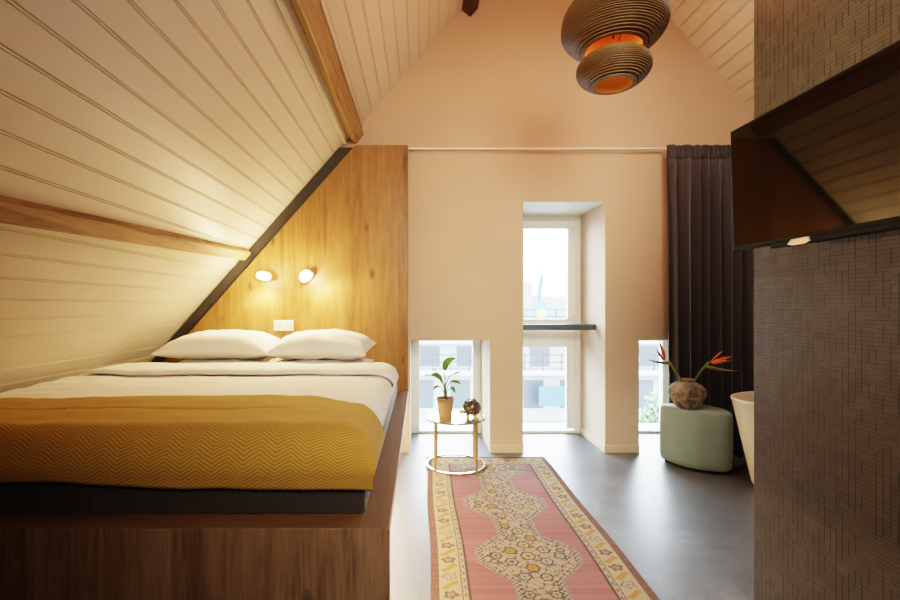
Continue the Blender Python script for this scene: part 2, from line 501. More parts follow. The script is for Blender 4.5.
# ------------------------------------------------------------------ windows
def frame_bm(x0, x1, z0, z1, y0, y1, w, wb=None, wt=None):
    bm = bmesh.new(); wb = wb or w; wt = wt or w
    box(bm, x0, x0 + w, y0, y1, z0, z1, bevel=0.004); box(bm, x1 - w, x1, y0, y1, z0, z1, bevel=0.004)
    box(bm, x0 + w, x1 - w, y0, y1, z1 - wt, z1, bevel=0.004); box(bm, x0 + w, x1 - w, y0, y1, z0, z0 + wb, bevel=0.004)
    return bm
def window(n, x0, x1, z1, kind):
    w = thing(f'window_{n}', None, None, ((x0 + x1)/2, 4.3, 0)); w['kind'] = 'structure'
    if kind == 'small':
        obj('frame', frame_bm(x0, x1, 0, z1, 4.27, 4.34, 0.075, 0.022, 0.05), M['pvc'], w)
        bm = bmesh.new(); box(bm, x0 + 0.07, x1 - 0.07, 4.302, 4.310, 0.018, z1 - 0.045); obj('pane', bm, M['glass'], w)
    else:
        zt = 1.00
        obj('frame', frame_bm(x0, x1, 0, z1, 4.27, 4.34, 0.055, 0.022, 0.05), M['pvc'], w)
        bm = bmesh.new(); box(bm, x0 + 0.05, x1 - 0.05, 4.275, 4.335, 0.80, 1.0, bevel=0.004); obj('transom', bm, M['pvc'], w)
        s = obj('sash', frame_bm(x0 + 0.052, x1 - 0.052, 0.985, z1 - 0.047, 4.245, 4.30, 0.075), M['pvc'], w)
        obj('seal', frame_bm(x0 + 0.046, x1 - 0.046, 0.98, z1 - 0.041, 4.262, 4.272, 0.012), M['gasket'], s)
        bm = bmesh.new(); box(bm, x0 + 0.12, x1 - 0.12, 4.27, 4.278, 1.05, z1 - 0.115); obj('pane', bm, M['glass'], s)
        bm = bmesh.new(); box(bm, x0 + 0.05, x1 - 0.05, 4.302, 4.310, 0.018, 0.81); obj('pane', bm, M['glass'], w)
        hx = x1 - 0.085
        for z in (1.885, 1.06):
            bm = bmesh.new()
            tube(bm, [(hx, 4.232, z - 0.03), (hx, 4.232, z + 0.03)], 0.009, 12)
            box(bm, hx - 0.05, hx, 4.236, 4.246, z - 0.006, z + 0.010, bevel=0.002)
            obj('hinge', bm, M['plastic'], s, smooth=True, auto=40)
        # lower casing beside the fixed pane
        bm = bmesh.new(); box(bm, x1 - 0.125, x1 - 0.05, 4.285, 4.335, 0.035, 0.80, bevel=0.004); obj('frame_post', bm, M['pvc'], w)
        bm = bmesh.new(); box(bm, x0 + 0.05, x0 + 0.125, 4.285, 4.335, 0.035, 0.80, bevel=0.004); obj('frame_post', bm, M['pvc'], w)
window(1, *ops[0], 'small'); window(2, *ops[1], 'tall'); window(3, *ops[2], 'small')
bm = bmesh.new(); box(bm, ops[1][0], ops[1][1], 3.90, 3.945, 0.975, 1.025, bevel=0.004)
tag(obj('safety_bar', bm, M['bar']), 'blue-grey metal safety bar across the tall middle window', 'safety bar')

# ------------------------------------------------------------------ roof beams
def beam(name, pts, w, h, mat, label, ang, seed, chamfer=0.008):
    """hand hewn timber between two points, tilted to sit on the slope"""
    bm = bmesh.new(); a, b = Vector(pts[0]), Vector(pts[1]); N = 26
    ca, sa = math.cos(ang), math.sin(ang)
    prof = [(-w/2 + chamfer, -h/2), (w/2 - chamfer, -h/2), (w/2, -h/2 + chamfer), (w/2, h/2 - chamfer), (w/2 - chamfer, h/2), (-w/2 + chamfer, h/2), (-w/2, h/2 - chamfer), (-w/2, -h/2 + chamfer)]
    rings = []
    for i in range(N + 1):
        p = a.lerp(b, i / N); ring = []
        for k, (u, v) in enumerate(prof):
            r = 1 + 0.06 * nz(i*0.45 + seed, k*1.7)
            u2, v2 = u*r, v*r
            ring.append(bm.verts.new((p.x + u2*ca - v2*sa, p.y, p.z + u2*sa + v2*ca)))
        rings.append(ring)
    for i in range(N):
        for k in range(8):
            bm.faces.new((rings[i][k], rings[i][(k+1) % 8], rings[i+1][(k+1) % 8], rings[i+1][k]))
    bm.faces.new(rings[0]); bm.faces.new(rings[-1][::-1])
    return tag(obj(name, bm, mat), label, 'beam')
al = math.atan(1.13)
nin = (dl[1], -dl[0])
def onl(x, off): return (x + nin[0]*off, zl(x) + nin[1]*off)
x_, z_ = onl(-1.405, 0.015); x2_, z2_ = onl(-1.49, 0.015)
dY = (3.60 - 1.6)
xe = -1.405 + (-1.467 + 1.405) * (3.6 + 1.65) / dY
x3, z3 = onl(xe, 0.015)
beam('roof_beam', [(x_, 3.63, z_), (x3, -1.65, z3)], 0.085, 0.075, M['beam'], 'rough brown timber beam low on the left slope, ending above the bed head', al, 1)
x_, z_ = onl(-0.548, 0.025)
beam('roof_beam', [(x_, 3.69, z_), (x_, -1.65, z_)], 0.10, 0.105, M['beam'], 'brown timber beam meeting the gable wall at the top of the oak headboard', al, 5)
x_, z_ = onl(0.36, 0.03)
beam('roof_beam', [(x_, 3.69, z_), (x_, -1.65, z_)], 0.10, 0.12, M['beam_dark'], 'short view of a dark beam end at the top edge of the gable wall', al, 9)
for k, xx in enumerate((-0.615, -0.482)):
    bm = bmesh.new(); a = onl(xx, 0.0); 
    u = 0.012
    prism(bm, [(a[0]-dl[0]*u, a[1]-dl[1]*u), (a[0]+dl[0]*u, a[1]+dl[1]*u), (a[0]+dl[0]*u+nin[0]*0.02, a[1]+dl[1]*u+nin[1]*0.02), (a[0]-dl[0]*u+nin[0]*0.02, a[1]-dl[1]*u+nin[1]*0.02)], YF, YB)
    struct(f'trim_{k+2}', bm, M['ceil'])

# ------------------------------------------------------------------ headboard and bed
XH, ZH = -0.103, 2.457
def xs_l(z, off): return (z - 3.188)/1.13 + off
bm = bmesh.new()
prism(bm, [(xs_l(0.507, 0.125), 0.507), (XH, 0.507), (XH, ZH), (xs_l(ZH, 0.125), ZH)], 3.65, YB)
bmesh.ops.bevel(bm, geom=[e for e in bm.edges], offset=0.002, segments=1, affect='EDGES')
hb = obj('headboard', bm, M['oak']); tag(hb, 'tall oak wall panel behind the bed with sloping left side', 'headboard')
bm = bmesh.new()
prism(bm, [(xs_l(0.02, 0.004), 0.0), (xs_l(0.02, 0.123), 0.0), (xs_l(ZH-0.01, 0.123), ZH-0.01), (xs_l(ZH-0.01, 0.004), ZH-0.01)], 3.672, YB)
struct('trim_1', bm, M['slate'])

ZP = 0.5055; YP = 1.3926; XP = -0.096; XPL = -2.30
plat = thing('bed_platform', 'wide brown oak bed platform with a flat ledge around the mattress', 'bed platform', ((XPL+XP)/2, (YP+3.65)/2, 0))
T = 0.036
bm = bmesh.new(); box(bm, XPL, XP, YP, YP + T, 0, ZP - 0.0005, bevel=0.0015); obj('front_panel', bm, M['oak_front'], plat)
bm = bmesh.new(); box(bm, XP - 0.26, XP - 0.26 + T, YP + T, 3.70, 0, ZP - 0.031, bevel=0.0015); obj('side_panel', bm, M['oak_top'], plat)
bm = bmesh.new(); box(bm, XPL, XP - 0.09, YP + 0.002, YP + 0.10, ZP - 0.03, ZP, bevel=0.001); 
obj('front_ledge', bm, M['oak_topx'], plat)
bm = bmesh.new(); box(bm, XP - 0.09, XP - 0.002, YP + 0.002, 3.70, ZP - 0.03, ZP, bevel=0.001); obj('side_ledge', bm, M['oak_top'], plat)
bm = bmesh.new(); box(bm, XPL, XP - 0.09, YP + 0.10, 3.70, ZP - 0.05, ZP - 0.001); obj('deck', bm, M['oak_top'], plat)

bm = bmesh.new(); box(bm, XP - 0.150, XP - 0.135, YP + 0.12, 3.60, ZP - 0.044, ZP - 0.031, bevel=0.002); obj('light_strip', bm, emit('strip_glow', (1.0, 0.80, 0.52), 12.0), plat)
XM0, XMS, XM1 = -1.945, -1.0617, -0.181
for a, b, lab in ((XM0, XMS - 0.003, 'dark grey fabric box spring on the left half of the bed'), (XMS + 0.003, XM1, 'dark grey fabric box spring on the right half, beside the ledge')):
    bm = bmesh.new(); box(bm, a, b, 1.487, 3.60, ZP, 0.625, bevel=0.012, seg=3)
    tag(obj('box_spring', bm, M['box'], smooth=True, auto=40), lab, 'box spring', 'grey fabric box bases on the platform')
bm = bmesh.new(); box(bm, XM0 + 0.01, XM1 - 0.012, 1.50, 3.60, 0.625, 0.712, bevel=0.03, seg=4)
tag(obj('mattress', bm, M['linen'], smooth=True, auto=50), 'white mattress under the duvet, hardly showing', 'mattress')

# draped bed covers: s runs across, t runs from the head to the foot
ZT = 0.762
def wrap(d, r):
    """distance d past the start of a rounded edge -> (outward, down)"""
    if d <= 0: return d, 0.0
    q = PI/2*r
    if d < q: a = d/r; return r*math.sin(a), r*(1-math.cos(a))
    return r + 0.0, r + (d - q)
def bedsurf(sx, ty, off, rx=0.10, ry=0.11, x_edge=-0.165, y_edge=1.475):
    ox, dx = wrap(sx, rx + off); oy, dy = wrap(ty, ry + off)
    x = (x_edge - rx) + ox; y = (y_edge + ry) - oy
    drop = (dx**4 + dy**4) ** 0.25
    # the hem turns in under the bulge of the duvet
    if dx > rx + off: x -= 0.35 * (dx - rx - off)
    if dy > ry + off: y += 0.20 * (dy - ry - off)
    z = ZT + off - drop
    return Vector((x, y, z))
def bedwr(x, y):
    return 0.010*nz(x*2.2, y*2.6, 3.1) + 0.004*nz(x*9, y*7, 1.2)
bm = bmesh.new()
S0, S1 = -1.90, 0.205; T0, T1 = -1.52, 0.20
def fd(u, v):
    s = S0 + (S1 + 0.09*(1 - v) - S0)*u; tt = T0 + (T1 - T0)*v
    p = bedsurf(s, tt, 0.0)
    w = bedwr(p.x, p.y) + 0.004*math.sin(p.y*38 + 3*nz(p.x*1.5, p.y))*sstep(0.1, 0.5, nz(p.x*1.7+4, p.y*2)+0.3)
    left = sstep(S0, S0 + 0.12, s)
    return p + Vector((0, 0, w - 0.05*(1 - left)))
grid(bm, 110, 120, fd)
dv = obj('duvet', bm, M['linen'], smooth=True); tag(dv, 'white cotton duvet spread over the double bed', 'duvet')
sm = dv.modifiers.new('thickness', 'SOLIDIFY'); sm.thickness = 0.012; sm.offset = -1
# turned-back top of the duvet
bm = bmesh.new()
def fc(u, v):
    s = (-1.74) + (0.135 + 1.74)*u
    p = bedsurf(s, -1.3, 0.0)
    # cross section of the roll: flat oval
    a = 2*PI*v
    cy, cz = 0.185*math.copysign(abs(math.cos(a))**0.8, math.cos(a)), 0.026*math.copysign(abs(math.sin(a))**0.7, math.sin(a))
    e = min(1, sstep(-0.02, 0.06, u)*1.0) * (1 if u < 0.97 else max(0.35, 1 - (u - 0.97)*18))
    yc = 2.905 + 0.012*nz(s*2, 4.4)
    nx = sstep(-0.02, 0.12, s)
    z = p.z + 0.022 + cz*e + bedwr(p.x, yc + cy) + 0.004*nz(s*8, cy*10)
    x = p.x + 0.012*nx + cz*0.35*nx
    return Vector((x, yc + cy, z))
V = grid(bm, 90, 28, fc)
bmesh.ops.remove_doubles(bm, verts=bm.verts[:], dist=1e-5)
bmesh.ops.holes_fill(bm, edges=[e for e in bm.edges if e.is_boundary])
obj('turned_back_edge', bm, M['linen'], dv, smooth=True)

# ochre throw over the foot end
bm = bmesh.new()
B0, B1 = -1.70, 0.190
def fb(u, v):
    s = B0 + (B1 - B0)*u
    back = -0.44 + 0.012*math.sin(s*3.1) + 0.20*sstep(-0.26, 0.17, s)
    front = 0.222 + 0.026*sstep(-1.1, -0.3, s) + 0.008*nz(s*6, 2.2)
    tt = back + (front - back)*v
    p = bedsurf(s, tt, 0.012)
    crease = 0.006*math.exp(-((tt + 0.215 + 0.01*math.sin(s*4))/0.012)**2) * (1 - sstep(-0.35, -0.1, s))
    w = bedwr(p.x, p.y)*(1 if tt < 0.1 else 0.4) + 0.004*nz(s*5, tt*5, 7) + 0.002*nz(s*16, tt*16) - crease
    ripple = 0.006*nz(s*4.5, 1.3)*sstep(0.12, 0.3, tt)
    return p + Vector((0, -ripple, w if tt < 0.15 else 0.3*w))
grid(bm, 150, 64, fb, uv=lambda u, v: (u*(B1 - B0), v*0.71))
th = obj('throw_blanket', bm, M['throw'], smooth=True); tag(th, 'ochre yellow herringbone wool throw draped over the foot of the bed', 'blanket')
sm = th.modifiers.new('thickness', 'SOLIDIFY'); sm.thickness = 0.008; sm.offset = 1

# pillows
def pillow(label, c, w, d, h, rz, tilt, seed, sag=0.0):
    bm = bmesh.new(); n = 34
    R = Matrix.Rotation(rz, 4, 'Z') @ Matrix.Rotation(tilt, 4, 'X')
    def surf(sign):
        def f(u, v):
            a, b = 2*u - 1, 2*v - 1
            a = math.copysign(1 - (1 - abs(a))**1.5, a); b = math.copysign(1 - (1 - abs(b))**1.5, b)
            px = a*w/2*(1 - 0.07*(1 - b*b)*abs(a)**3); py = b*d/2*(1 - 0.08*(1 - a*a)*abs(b)**3)
            tk = (max(0, 1 - abs(a)**3.2)*max(0, 1 - abs(b)**3.0))**0.55
            wr = 0.013*nz(a*2.4 + seed, b*2.2, sign) + 0.009*nz(a*5 + b*2 + seed, b*4 - a, sign*2) - 0.010*math.exp(-((b + 0.55*a - 0.35)/0.09)**2)*(0.5 + nz(a*2 + seed, 1))
            z = sign*(h*(0.60 if sign > 0 else 0.40))*tk + wr*tk - sag*a*a
            return Vector(c) + (R @ Vector((px, py, z)))
        return f
    A = grid(bm, n, n, surf(1)); B = grid(bm, n, n, surf(-1))
    bmesh.ops.remove_doubles(bm, verts=bm.verts[:], dist=1e-4)
    return tag(obj('pillow', bm, M['linen'], smooth=True), label, 'pillow', 'pillows at the head of the bed')
pillow('white pillow under the left pillow, only its front edge showing', (-1.40, 3.32, 0.757), 0.74, 0.50, 0.09, 0.02, 0.03, 2)
pillow('left upper white pillow, below the left wall lamp and the sloping trim', (-1.425, 3.335, 0.890), 0.78, 0.52, 0.185, 0.03, 0.06, 11, 0.02)
pillow('white pillow under the right pillow, its right corner poking out', (-0.70, 3.31, 0.757), 0.68, 0.50, 0.09, -0.03, 0.03, 23)
pillow('right upper white pillow, nearest the free side of the bed', (-0.705, 3.335, 0.890), 0.70, 0.52, 0.185, -0.05, 0.08, 31, 0.02)

# ------------------------------------------------------------------ on the headboard
def wall_lamp(x, z, dirv, label):
    r = thing('wall_lamp', label, 'lamp', (x, 3.65, z), 'reading lamps on the headboard')
    bm = bmesh.new(); lathe(bm, [(0, 0), (0.034, 0), (0.034, 0.008), (0.030, 0.012), (0, 0.012)], (x, 3.65, z + 0.012), 32, M=Matrix.Rotation(PI/2, 3, 'X'))
    obj('wall_plate', bm, M['plastic'], r, smooth=True, auto=40)
    bm = bmesh.new(); tube(bm, [(x, 3.64, z + 0.012), (x, 3.605, z + 0.018)], 0.007); obj('arm', bm, M['plastic'], r, smooth=True, auto=40)
    d = Vector(dirv).normalized()
    Rm = Vector((0, 0, -1)).rotation_difference(d).to_matrix()
    c = Vector((x, 3.575, z + 0.01))
    bm = bmesh.new()
    prof = [(0.052, -0.022), (0.056, -0.018), (0.060, -0.004), (0.058, 0.010), (0.046, 0.024), (0.026, 0.031), (0, 0.033)]
    lathe(bm, prof + [], c, 40, M=Rm)
    lathe(bm, [(0.052, -0.022), (0.046, -0.016), (0.040, 0.004), (0, 0.008)], c, 40, M=Rm)
    obj('shade', bm, M['plastic'], r, smooth=True, auto=40)
    bm = bmesh.new(); sphere(bm, c + Rm @ Vector((0, 0, -0.014)), 0.036, 0.036, 0.018, 24, 12, M=Rm); obj('bulb', bm, M['bulb'], r, smooth=True)
    return c, d
XW1, ZW1 = (264-421)*3.58/460, 1.18 + 29*3.58/460
XW2, ZW2 = (306-421)*3.58/460, 1.18 + 29*3.58/460
lamps = [wall_lamp(XW1, ZW1, (-0.05, -0.25, -1), 'left of two small white wall lamps, shining straight down the headboard'),
         wall_lamp(XW2, ZW2, (0.75, -0.35, -0.75), 'right of two small white wall lamps, turned towards the right')]
xs0, zs0 = (284-421)*3.65/460, 1.18 - 19.5*3.65/460
so = thing('wall_socket', 'white double wall socket on the headboard above the pillows', 'socket', (xs0, 3.65, zs0))
bm = bmesh.new(); box(bm, xs0 - 0.078, xs0 + 0.078, 3.638, 3.65, zs0 - 0.042, zs0 + 0.042, bevel=0.004); obj('cover_plate', bm, M['plastic'], so)
for k in (-1, 1):
    bm = bmesh.new(); cx_ = xs0 + k*0.037
    lathe(bm, [(0.021, 0), (0.021, 0.003), (0.018, 0.003), (0.018, -0.004), (0, -0.004)], (cx_, 3.638, zs0), 28, M=Matrix.Rotation(PI/2, 3, 'X'))
    oo = obj('outlet', bm, M['skirt'], so, smooth=True, auto=40)
    bm = bmesh.new()
    for q in (-1, 1): tube(bm, [(cx_ + q*0.008, 3.6385, zs0), (cx_ + q*0.008, 3.636, zs0)], 0.003, 8)
    obj('pin_hole', bm, M['black'], oo)

# ------------------------------------------------------------------ curtain and rail
rail = thing('curtain_rail', 'slim white curtain track running along the gable wall', 'curtain rail', (1.3, 3.62, 2.425))
bm = bmesh.new(); box(bm, XH + 0.004, 2.74, 3.655, 3.672, 2.427, 2.439, bevel=0.002); obj('track', bm, M['white'], rail)
for xk in (-0.06, 0.55, 0.86, 1.3, 1.75, 2.3):
    bm = bmesh.new(); box(bm, xk - 0.008, xk + 0.008, 3.66, YB, 2.428, 2.441, bevel=0.002); tube(bm, [(xk, 3.664, 2.416), (xk, 3.664, 2.429)], 0.006, 8)
    obj('bracket', bm, M['skirt'], rail)
CX0, CX1 = 1.925, 2.70
cu = thing('curtain', 'dark aubergine floor-length curtain gathered at the right of the gable wall', 'curtain', ((CX0+CX1)/2, 3.61, 0.01))
def cfold(s, z):
    ph = 2*PI*(s*9.4 + 0.40*nz(s*5, 0.5) + 0.12*nz(s*3, z*0.6))
    amp = 0.037*(0.85 + 0.6*nz(s*9, 2.7))
    return ph, amp
def fcur(u, v):
    z = 0.012 + (2.335 - 0.012)*v
    ph, amp = cfold(u, z)
    tight = 0.55 + 0.45*(1 - sstep(1.9, 2.335, z))
    x = CX0 + (CX1 - CX0)*u + 0.004*math.sin(2*ph)*tight + 0.02*(1 - v)*nz(u*4, z*0.7) + 0.02*(1-v)*(1-u)
    y = 3.600 + amp*tight*math.sin(ph) + 0.012*nz(u*24, z*0.5)
    return Vector((x, y, z))
bm = bmesh.new(); grid(bm, 300, 40, fcur)
o = obj('drape', bm, M['curtain'], cu, smooth=True); mo = o.modifiers.new('thickness', 'SOLIDIFY'); mo.thickness = 0.003
def fhead(u, v):
    z = 2.335 + 0.105*v
    ph, amp = cfold(u, 2.335)
    k = 1 - v
    x = CX0 - 0.004 + (CX1 - CX0)*u + 0.006*math.sin(2*ph)
    pin = 0.75*(1 - 0.45*math.exp(-((v - 0.5)/0.22)**2))
    y = 3.600 + amp*pin*math.sin(ph)*(0.4 + 0.6*k) + 0.008*math.sin(2*PI*u*38 + 2*nz(u*11, 1))*(0.3 + v)
    return Vector((x, y, z + 0.006*math.sin(2*PI*u*38)*v))
bm = bmesh.new(); grid(bm, 420, 8, fhead)
o = obj('gathered_heading', bm, M['curtain'], cu, smooth=True); mo = o.modifiers.new('thickness', 'SOLIDIFY'); mo.thickness = 0.003

# ------------------------------------------------------------------ pouf, vase, flowers
def catmull(P, n):
    out = []; m = len(P)
    for i in range(m):
        p0, p1, p2, p3 = (Vector(P[(i + k) % m]) for k in (-1, 0, 1, 2))
        for k in range(n):
            t = k / n
            out.append(0.5*((2*p1) + (-p0 + p2)*t + (2*p0 - 5*p1 + 4*p2 - p3)*t*t + (-p0 + 3*p1 - 3*p2 + p3)*t**3))
    return out
plan = catmull([(1.82, 3.49), (1.865, 3.355), (1.96, 3.245), (2.085, 3.195), (2.175, 3.21), (2.225, 3.32), (2.205, 3.45), (2.11, 3.535), (1.96, 3.55), (1.86, 3.545)], 8)
pc = sum((Vector(p) for p in plan), Vector((0, 0)))/len(plan)
pouf = thing('pouf', 'sage green velvet pouf with rounded edges carrying the vase', 'pouf', (pc.x, pc.y, 0))
PZ = 0.43
bm = bmesh.new()
prof = [(0.0, 0.022), (0.90, 0.022), (0.955, 0.028), (0.985, 0.045), (0.998, 0.075), (1.0, 0.12), (1.003, 0.22), (1.0, 0.34), (0.998, 0.375), (0.985, 0.405), (0.955, 0.422), (0.90, 0.430), (0.5, 0.432), (0.0, 0.432)]
rings = []
for r, z in prof:
    if r == 0: rings.append([bm.verts.new((pc.x, pc.y, z))])
    else: rings.append([bm.verts.new((pc.x + (p.x - pc.x)*r, pc.y + (p.y - pc.y)*r, z)) for p in plan])
n = len(plan)
for A, B in zip(rings, rings[1:]):
    for k in range(n):
        vs = []
        for v in (A[k % len(A)], A[(k+1) % len(A)], B[(k+1) % len(B)], B[k % len(B)]):
            if v not in vs: vs.append(v)
        bm.faces.new(vs)
obj('cushion_body', bm, M['velvet'], pouf, smooth=True)
bm = bmesh.new()
for r0, z0, z1 in ((0.86, 0.0, 0.024),):
    a = [bm.verts.new((pc.x + (p.x - pc.x)*r0, pc.y + (p.y - pc.y)*r0, z0)) for p in plan]
    b = [bm.verts.new((pc.x + (p.x - pc.x)*r0, pc.y + (p.y - pc.y)*r0, z1)) for p in plan]
    for k in range(n): bm.faces.new((a[k], a[(k+1) % n], b[(k+1) % n], b[k]))
    bm.faces.new(a); bm.faces.new(b[::-1])
obj('plinth', bm, M['rubber'], pouf)
bm = bmesh.new()
box(bm, -0.0015, 0.0015, -0.012, 0.012, 0.05, 0.10)
bmesh.ops.rotate(bm, verts=bm.verts[:], cent=(0, 0, 0), matrix=Matrix.Rotation(-0.75, 3, 'Z').to_4x4()); bmesh.ops.translate(bm, verts=bm.verts[:], vec=(2.187, 3.222, 0))
tg = obj('fabric_tag', bm, M['rubber'], pouf); tg['label'] = 'small black fabric tag'

VX, VY, VZ = 1.958, 3.385, 0.432
vprof = [(0, 0), (0.066, 0), (0.076, 0.005), (0.098, 0.035), (0.122, 0.075), (0.134, 0.110), (0.130, 0.143), (0.108, 0.172), (0.076, 0.190), (0.056, 0.197), (0.052, 0.204), (0.060, 0.214), (0.058, 0.217), (0.050, 0.214), (0.045, 0.203), (0.047, 0.193), (0.09, 0.165), (0.115, 0.125), (0.09, 0.03), (0, 0.012)]
bm = bmesh.new(); lathe(bm, [(r*0.93, z*0.97) for r, z in vprof], (VX, VY, VZ), 48)
for v in bm.verts:
    d = v.co - Vector((VX, VY, VZ)); k = 0.0015*nz(d.x*12, d.y*12, d.z*12)
    v.co += Vector((d.x, d.y, 0)).normalized()*k if d.xy.length > 0.02 else Vector((0, 0, 0))
tag(obj('vase', bm, M['clay'], smooth=True), 'mottled brown-grey round clay vase standing on the green pouf', 'vase')

def PX(px, py, D): return Vector(((px - 421)*D/460, D, 1.18 - (py - 306)*D/460))
def petal(bm, a, b, w, bend, nrm, n=8, thick=0.25):
    """pointed blade from a to b"""
    a, b = Vector(a), Vector(b); d = (b - a); L = d.length; d.normalize()
    side = d.cross(Vector(nrm)).normalized(); up = side.cross(d)
    rows = []
    for i in range(n + 1):
        t = i / n; ww = w*math.sin(PI*min(1, 0.10 + 0.9*t))**0.8 if t < 1 else 0.0006
        c = a + d*L*t + up*bend*math.sin(PI*t)
        rows.append([bm.verts.new(c - side*ww), bm.verts.new(c + up*ww*thick), bm.verts.new(c + side*ww), bm.verts.new(c - up*ww*thick*0.6)])
    for i in range(n):
        for k in range(4):
            bm.faces.new((rows[i][k], rows[i][(k+1) % 4], rows[i+1][(k+1) % 4], rows[i+1][k]))
    bm.faces.new(rows[0][::-1]); bm.faces.new(rows[-1])
def strelitzia(label, stem_pts, head, bract_tip, petals, blue):
    r = thing('bird_of_paradise_flower', label, 'flower', stem_pts[0], 'cut flowers in the clay vase')
    bm = bmesh.new(); tube(bm, stem_pts, [0.008]*(len(stem_pts)-1) + [0.010], 10); obj('stem', bm, M['stem'], r, smooth=True)
    bm = bmesh.new()
    h, b = Vector(head), Vector(bract_tip); N = 12; pts = []; rr = []
    for i in range(N + 1):
        t = i/N; pts.append(h.lerp(b, t) + Vector((0, 0, -0.008*math.sin(PI*t)))); rr.append(max(0.001, 0.019*(1 - t)**0.7*(0.55 + 0.45*sstep(0, 0.15, t))))
    tube(bm, pts, rr, 10, flat=0.8); obj('bract', bm, M['bract'], r, smooth=True)
    for base, tip, w in petals:
        bm = bmesh.new(); petal(bm, base, tip, w, 0.006, (0, -1, 0.2)); obj('petal', bm, M['orange'], r, smooth=True)
    bm = bmesh.new(); petal(bm, *blue, 0.006, 0.0, (0, -1, 0.2)); o = obj('blue_petal', bm, M['blue'], r, smooth=True); o['label'] = 'slim dark blue petal'
    return r
D1 = 3.36
strelitzia('orange bird-of-paradise flower leaning left out of the clay vase', [(VX - 0.03, VY, VZ + 0.03), tuple(PX(681, 380, 3.37)), tuple(PX(675, 370, D1)), tuple(PX(669.5, 362.5, D1))],
           PX(671, 363, D1), PX(648, 359.5, D1 - 0.03),
           [(PX(665, 360.5, D1), PX(659, 341, D1), 0.013), (PX(663, 360, D1 + .01), PX(656, 349, D1 + 0.02), 0.009), (PX(665, 359, D1 - .01), PX(662, 347, D1 - 0.03), 0.010)],
           (PX(664, 360, D1), PX(657.5, 353, D1 - 0.02)))
D2 = 3.32
strelitzia('orange bird-of-paradise flower leaning right out of the clay vase', [(VX + 0.025, VY, VZ + 0.03), tuple(PX(694, 381.5, 3.36)), tuple(PX(701, 371, D2)), tuple(PX(709, 362.5, D2))],
           PX(706, 366.5, D2), PX(738, 371, D2 - 0.04),
           [(PX(710, 363, D2), PX(732, 356.5, D2 - 0.02), 0.014), (PX(711, 361, D2), PX(723, 350.5, D2 + 0.03), 0.008), (PX(711, 364, D2), PX(730, 360, D2 - 0.05), 0.012), (PX(710, 362, D2 + .02), PX(728, 358, D2 + 0.06), 0.011)],
           (PX(714, 363, D2), PX(735, 361, D2 + 0.02)))

# ------------------------------------------------------------------ bathtub
bm = bmesh.new()
cx0, cy0 = 2.832, 2.95
def ell(a, b, z, dx=0.0):
    return [bm.verts.new((cx0 + dx + a*math.copysign(abs(math.cos(2*PI*k/64))**0.9, math.cos(2*PI*k/64)), cy0 + b*math.copysign(abs(math.sin(2*PI*k/64))**0.9, math.sin(2*PI*k/64)), z)) for k in range(64)]
tubprof = [(0.60, 0.23, 0.0), (0.66, 0.27, 0.006), (0.675, 0.285, 0.03), (0.735, 0.325, 0.30), (0.792, 0.357, 0.555), (0.800, 0.362, 0.572), (0.798, 0.360, 0.580), (0.788, 0.350, 0.582), (0.778, 0.340, 0.576), (0.765, 0.33, 0.555), (0.68, 0.27, 0.22), (0.60, 0.22, 0.12), (0.40, 0.12, 0.10)]
rg = [ell(a, b, z) for a, b, z in tubprof]
for A, B in zip(rg, rg[1:]):
    for k in range(64): bm.faces.new((A[k], A[(k+1) % 64], B[(k+1) % 64], B[k]))
bm.faces.new(rg[0][::-1]); bm.faces.new(rg[-1])
tub = thing('bathtub', 'ivory freestanding oval bathtub half hidden behind the textured wall', 'bathtub', (cx0, cy0, 0))
obj('tub_shell', bm, M['tub'], tub, smooth=True)
bm = bmesh.new(); lathe(bm, [(0, 0.104), (0.024, 0.104), (0.026, 0.101), (0.026, 0.099)], (cx0 - 0.15, cy0, 0), 24); obj('drain', bm, M['steel'], tub, smooth=True)

# ------------------------------------------------------------------ television on the partition
TX = 1.175
tv = thing('television', 'black flat screen television on the woven textured wall', 'television', (XW, 1.4, 1.6))
YT0, YT1 = 1.74, 0.98                         # far and near ends
ZT0, ZT1 = 1.388, 1.838
Rz = Matrix.Translation((TX, YT0, 1.6)) @ Matrix.Rotation(math.radians(1.0), 4, 'Z') @ Matrix.Rotation(math.radians(-1.5), 4, 'Y') @ Matrix.Translation((-TX, -YT0, -1.6))
def tvp(name, bm, mat, par=None, **k):
    bmesh.ops.transform(bm, matrix=Rz, verts=bm.verts[:]); return obj(name, bm, mat, par or tv, **k)
bm = bmesh.new(); box(bm, TX, TX + 0.032, YT1, YT0, ZT0, ZT1, bevel=0.004); box(bm, TX + 0.03, TX + 0.06, YT1 + 0.1, YT0 - 0.1, ZT0 + 0.05, ZT1 - 0.12, bevel=0.01)
tvp('housing', bm, M['black'])
bm = bmesh.new(); box(bm, TX - 0.0012, TX + 0.002, YT1 + 0.008, YT0 - 0.008, ZT0 + 0.016, ZT1 - 0.008)
tvp('screen', bm, M['screen'])
bm = bmesh.new(); box(bm, TX - 0.004, TX + 0.025, 1.06, 1.555, ZT0 - 0.014, ZT0 + 0.002, bevel=0.003)
tvp('speaker_bar', bm, M['black'])
bm = bmesh.new()
prism(bm, [(1.46, ZT0 - 0.016), (1.475, ZT0 - 0.010), (1.462, ZT0 + 0.004), (1.405, ZT0 + 0.004), (1.395, ZT0 - 0.010), (1.41, ZT0 - 0.016)], TX - 0.010, TX + 0.02, axis='x')
tvp('receiver_badge', bm, M['glossy'])
bm = bmesh.new()
box(bm, XW - 0.012, XW, 1.28, 1.48, 1.50, 1.72, bevel=0.003)
tube(bm, [(XW - 0.006, 1.38, 1.62), (XW - 0.045, 1.36, 1.62), (TX + 0.055, 1.36, 1.62)], 0.018, 12)
obj('wall_bracket', bm, M['black'], tv)

